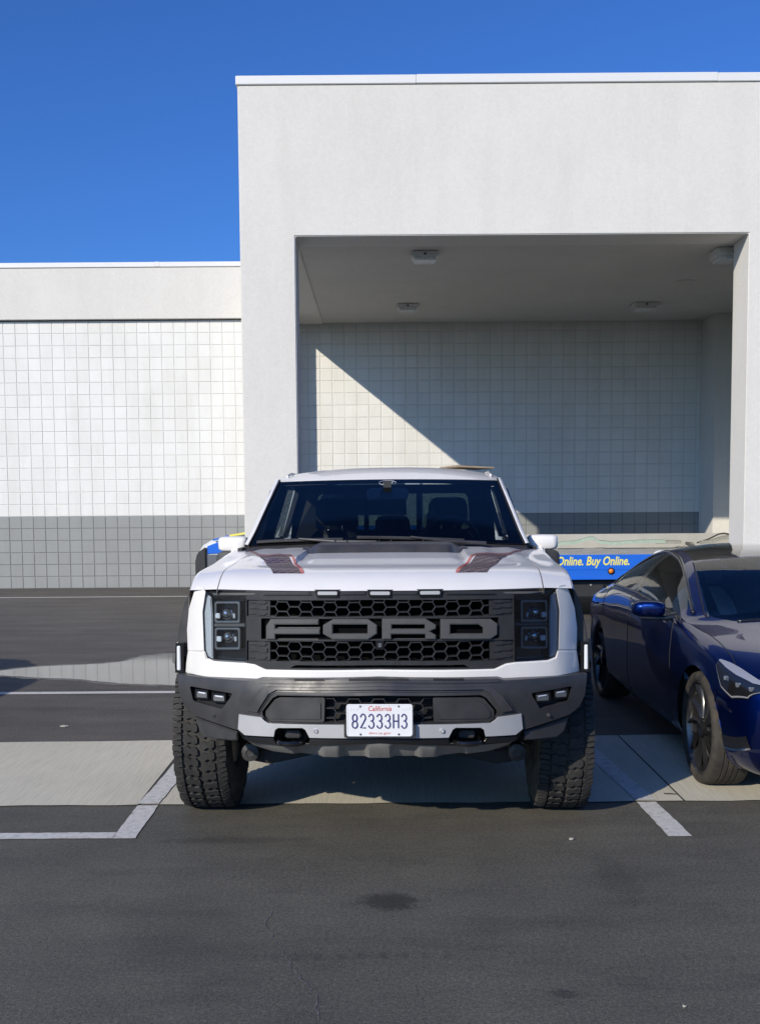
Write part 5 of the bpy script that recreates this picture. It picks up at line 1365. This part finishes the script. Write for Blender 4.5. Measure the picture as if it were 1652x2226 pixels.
# cab: nose pokes out at the left of the pickup
side = [(-2.52, .45), (-2.575, .70), (-2.56, .98), (-2.50, 1.085), (-2.38, 1.155), (-2.15, 1.215), (-1.9, 1.255), (-1.25, 1.40), (-1.0, 1.47), (-.62, 2.06), (-.45, 2.13), (.55, 2.14), (.62, 2.0), (.64, .50), (-.9, .45)]
cab = MB().prism([(x - 2, z) for x, z in side], DN + .02 - 16.5, DFAR - .05 - 16.5, 'y').build('cab', M['tow_white'], tow, bevel=.05, segs=3)
def near(name, pts, mat, th=.02, bevel=.006): return MB().prism([(x - 2, z) for x, z in pts], DN + .019 - th - 16.5, DN + .03 - 16.5, 'y').build(name, M[mat], tow, bevel=bevel)
near('bumper_corner', [(-2.60, .42), (-2.60, .86), (-2.57, .98), (-2.44, 1.075), (-2.435, .45)], 'tow_dark', .05, .02)
near('fender_panel', [(-2.43, 1.075), (-2.29, 1.125), (-1.95, 1.15), (-1.95, .985), (-2.43, .965)], 'tow_blue', .012, .004)
near('headlamp', [(-2.43, .955), (-2.20, .955), (-2.20, .80), (-2.43, .78)], 'chrome', .016, .006)
near('hood_stripe', [(-2.12, 1.232), (-1.86, 1.272), (-1.5, 1.36), (-1.5, 1.33), (-1.86, 1.245), (-2.10, 1.205)], 'tow_yellow', .02, .004)
near('hood_stripe', [(-2.36, 1.168), (-2.13, 1.228), (-2.11, 1.205), (-2.34, 1.150)], 'tow_blue', .02, .004)
near('cab_band', [(-.9, 1.35), (.6, 1.35), (.6, .62), (-.9, .62)], 'tow_blue', .012, .004)
near('cab_window', [(-.80, 1.50), (-.48, 2.0), (.35, 2.02), (.38, 1.50)], 'roof_glass', .010, .003)
near('wheel_arch', [(-2.0, .45), (-1.95, .75), (-1.72, .93), (-1.38, .93), (-1.12, .75), (-1.05, .45)], 'tow_dark', .014, .01)
# straps and chains lying on the deck
M['strap_green'] = pm('strap_green', (.36, .45, .37), .8, var=.2, vscale=30)
M['strap_grey'] = pm('strap_grey', (.30, .30, .26), .8, var=.25, vscale=30)
M['steel'] = pm('steel', (.42, .41, .38), .35, metal=.9, var=.2, vscale=30)
DS = 17.25; zd = zr1 - .004
def strap(pxs, mat, label, w=.035, wob=.01, name='ratchet_strap', zlift=0):
    pts = [at_depth(x, y, DS) for x, y in pxs]; rows = []; rr_ = random.Random(len(pxs))
    m = MB()
    for k, p in enumerate(pts):
        z = max(zd + .004, p.z); d = rr_.uniform(-wob, wob)
        rows.append([(p.x, DS - w / 2 + d, z - .004), (p.x + .004, DS + w / 2 + d, z + .012), (p.x + .004, DS + w / 2 + d, z + .052), (p.x, DS - w / 2 + d, z + .042)])
    m.grid(rows, True); o = m.build(name, M[mat], smooth=60); tag(o, label, 'strap', 'tie-down straps on the flatbed deck'); return o
strap([(1205, 1188), (1225, 1183), (1250, 1182), (1268, 1177), (1282, 1173), (1292, 1174), (1302, 1181), (1330, 1184), (1350, 1185)], 'strap_green', 'pale green tie-down strap heaped beside the pickup mirror', .10)
strap([(1330, 1184), (1360, 1182), (1400, 1180), (1445, 1180)], 'strap_green', 'pale green tie-down strap lying straight along the deck', .09, .004)
strap([(1425, 1182), (1455, 1181), (1480, 1182)], 'strap_grey', 'short grey strap end next to the chain', .08)
strap([(1522, 1183), (1548, 1180), (1565, 1174), (1582, 1171), (1600, 1168)], 'strap_grey', 'dull grey strap bundle by the portal pillar', .12)
ch = MB()
for k in range(13):
    p = at_depth(1470 + k * 5.5, 1184, DS - .1); mt = Matrix.Rotation(k % 2 * pi / 2, 3, 'X')
    ch.tube([Vector((p.x, DS - .1, zd + .022)) + mt @ Vector((.028 * cos(a), .014 * sin(a), 0)) for a in [2*pi*i/10 for i in range(10)]], .005, 5, True)
tag(ch.build('chain', M['steel'], smooth=60), 'steel chain lying on the flatbed deck', 'chain')
rt = empty('ratchet_buckle', label='steel ratchet buckle on the flatbed deck above the sedan roof', cat='buckle'); p = at_depth(1500, 1177, DS); rt.location = (p.x, DS, zd + .002)
MB().obox((0, 0, .045), .16, .08, .05, Matrix.Rotation(.5, 3, 'Y')).obox((.09, 0, .02), .14, .07, .03).build('frame', M['steel'], rt, bevel=.008)
MB().tube([(-.06, -.04, .05), (-.08, -.04, .09), (.02, -.04, .085), (.07, -.04, .03)], .008, 6).build('handle', M['steel'], rt)
lp = [at_depth(x, y, DS + .1) for x, y in ((1515, 1180), (1540, 1172), (1562, 1161), (1574, 1159), (1588, 1163), (1600, 1166))]
tag(MB().tube([(q.x, DS + .1, max(zd + .012, q.z)) for q in lp], .012, 6).build('strap_loop', M['tow_dark'], smooth=60), 'dark strap arched up over the deck by the portal pillar', 'strap', 'tie-down straps on the flatbed deck')

# ================================================================== a second parked car, out of the picture two stalls to the left: its shadow tip falls on the asphalt
M['sedan_silver'] = car_paint('sedan_silver', (.30, .31, .32))
def copy_tree(o, parent=None):
    c = o.copy(); COL.objects.link(c); c.parent = parent
    for q in o.children: copy_tree(q, c)
    return c
other = copy_tree(sedan); other.location = (-5.50, 6.40, 0); other['label'] = 'silver sedan parked two empty stalls to the left of the pickup'

# ================================================================== small litter on the ground
M['paper'] = pm('paper_scrap', (.40, .385, .33), .8, var=.2, vscale=60); M['twig'] = pm('dry_twig', (.05, .04, .03), .9)
def scrap(px, py, size, label, mat='paper', z=.004, cat_='litter'):
    size *= .75; c = at_height(px, py, z); rn = random.Random(int(px)); n = 9; m = MB()
    rim_ = [(size * rn.uniform(.5, 1) * cos(2*pi*i/n), size * rn.uniform(.3, .7) * sin(2*pi*i/n), rn.uniform(.001, .010)) for i in range(n)]
    m.add([(0, 0, .006)] + rim_ + [(x * .96, y * .96, .0002) for x, y, _ in rim_], [(0, 1 + i, 1 + (i + 1) % n) for i in range(n)] + [(1 + i, 1 + n + i, 1 + n + (i + 1) % n, 1 + (i + 1) % n) for i in range(n)])
    o = m.build('litter_scrap', M[mat], smooth=None); o.location = (c.x, c.y, z); tag(o, label, cat_, 'bits of litter on the asphalt'); return o
scrap(1242, 1826, .022, 'crumpled yellowish paper scrap on the asphalt ahead of the right tyre')
scrap(1487, 2190, .012, 'tiny white speck of litter at the bottom right of the asphalt')
scrap(140, 1580, .05, 'thin white paper strip behind the concrete strip at left')
c = at_height(1457, 1726, .012)
tw = MB().tube([(c.x - .035, c.y + .01, .011), (c.x, c.y, .013), (c.x + .035, c.y - .004, .011)], [.003, .004, .002], 6).build('fallen_twig', M['twig']); tag(tw, 'short dark twig on the sunlit concrete by the sedan wheel', 'twig')
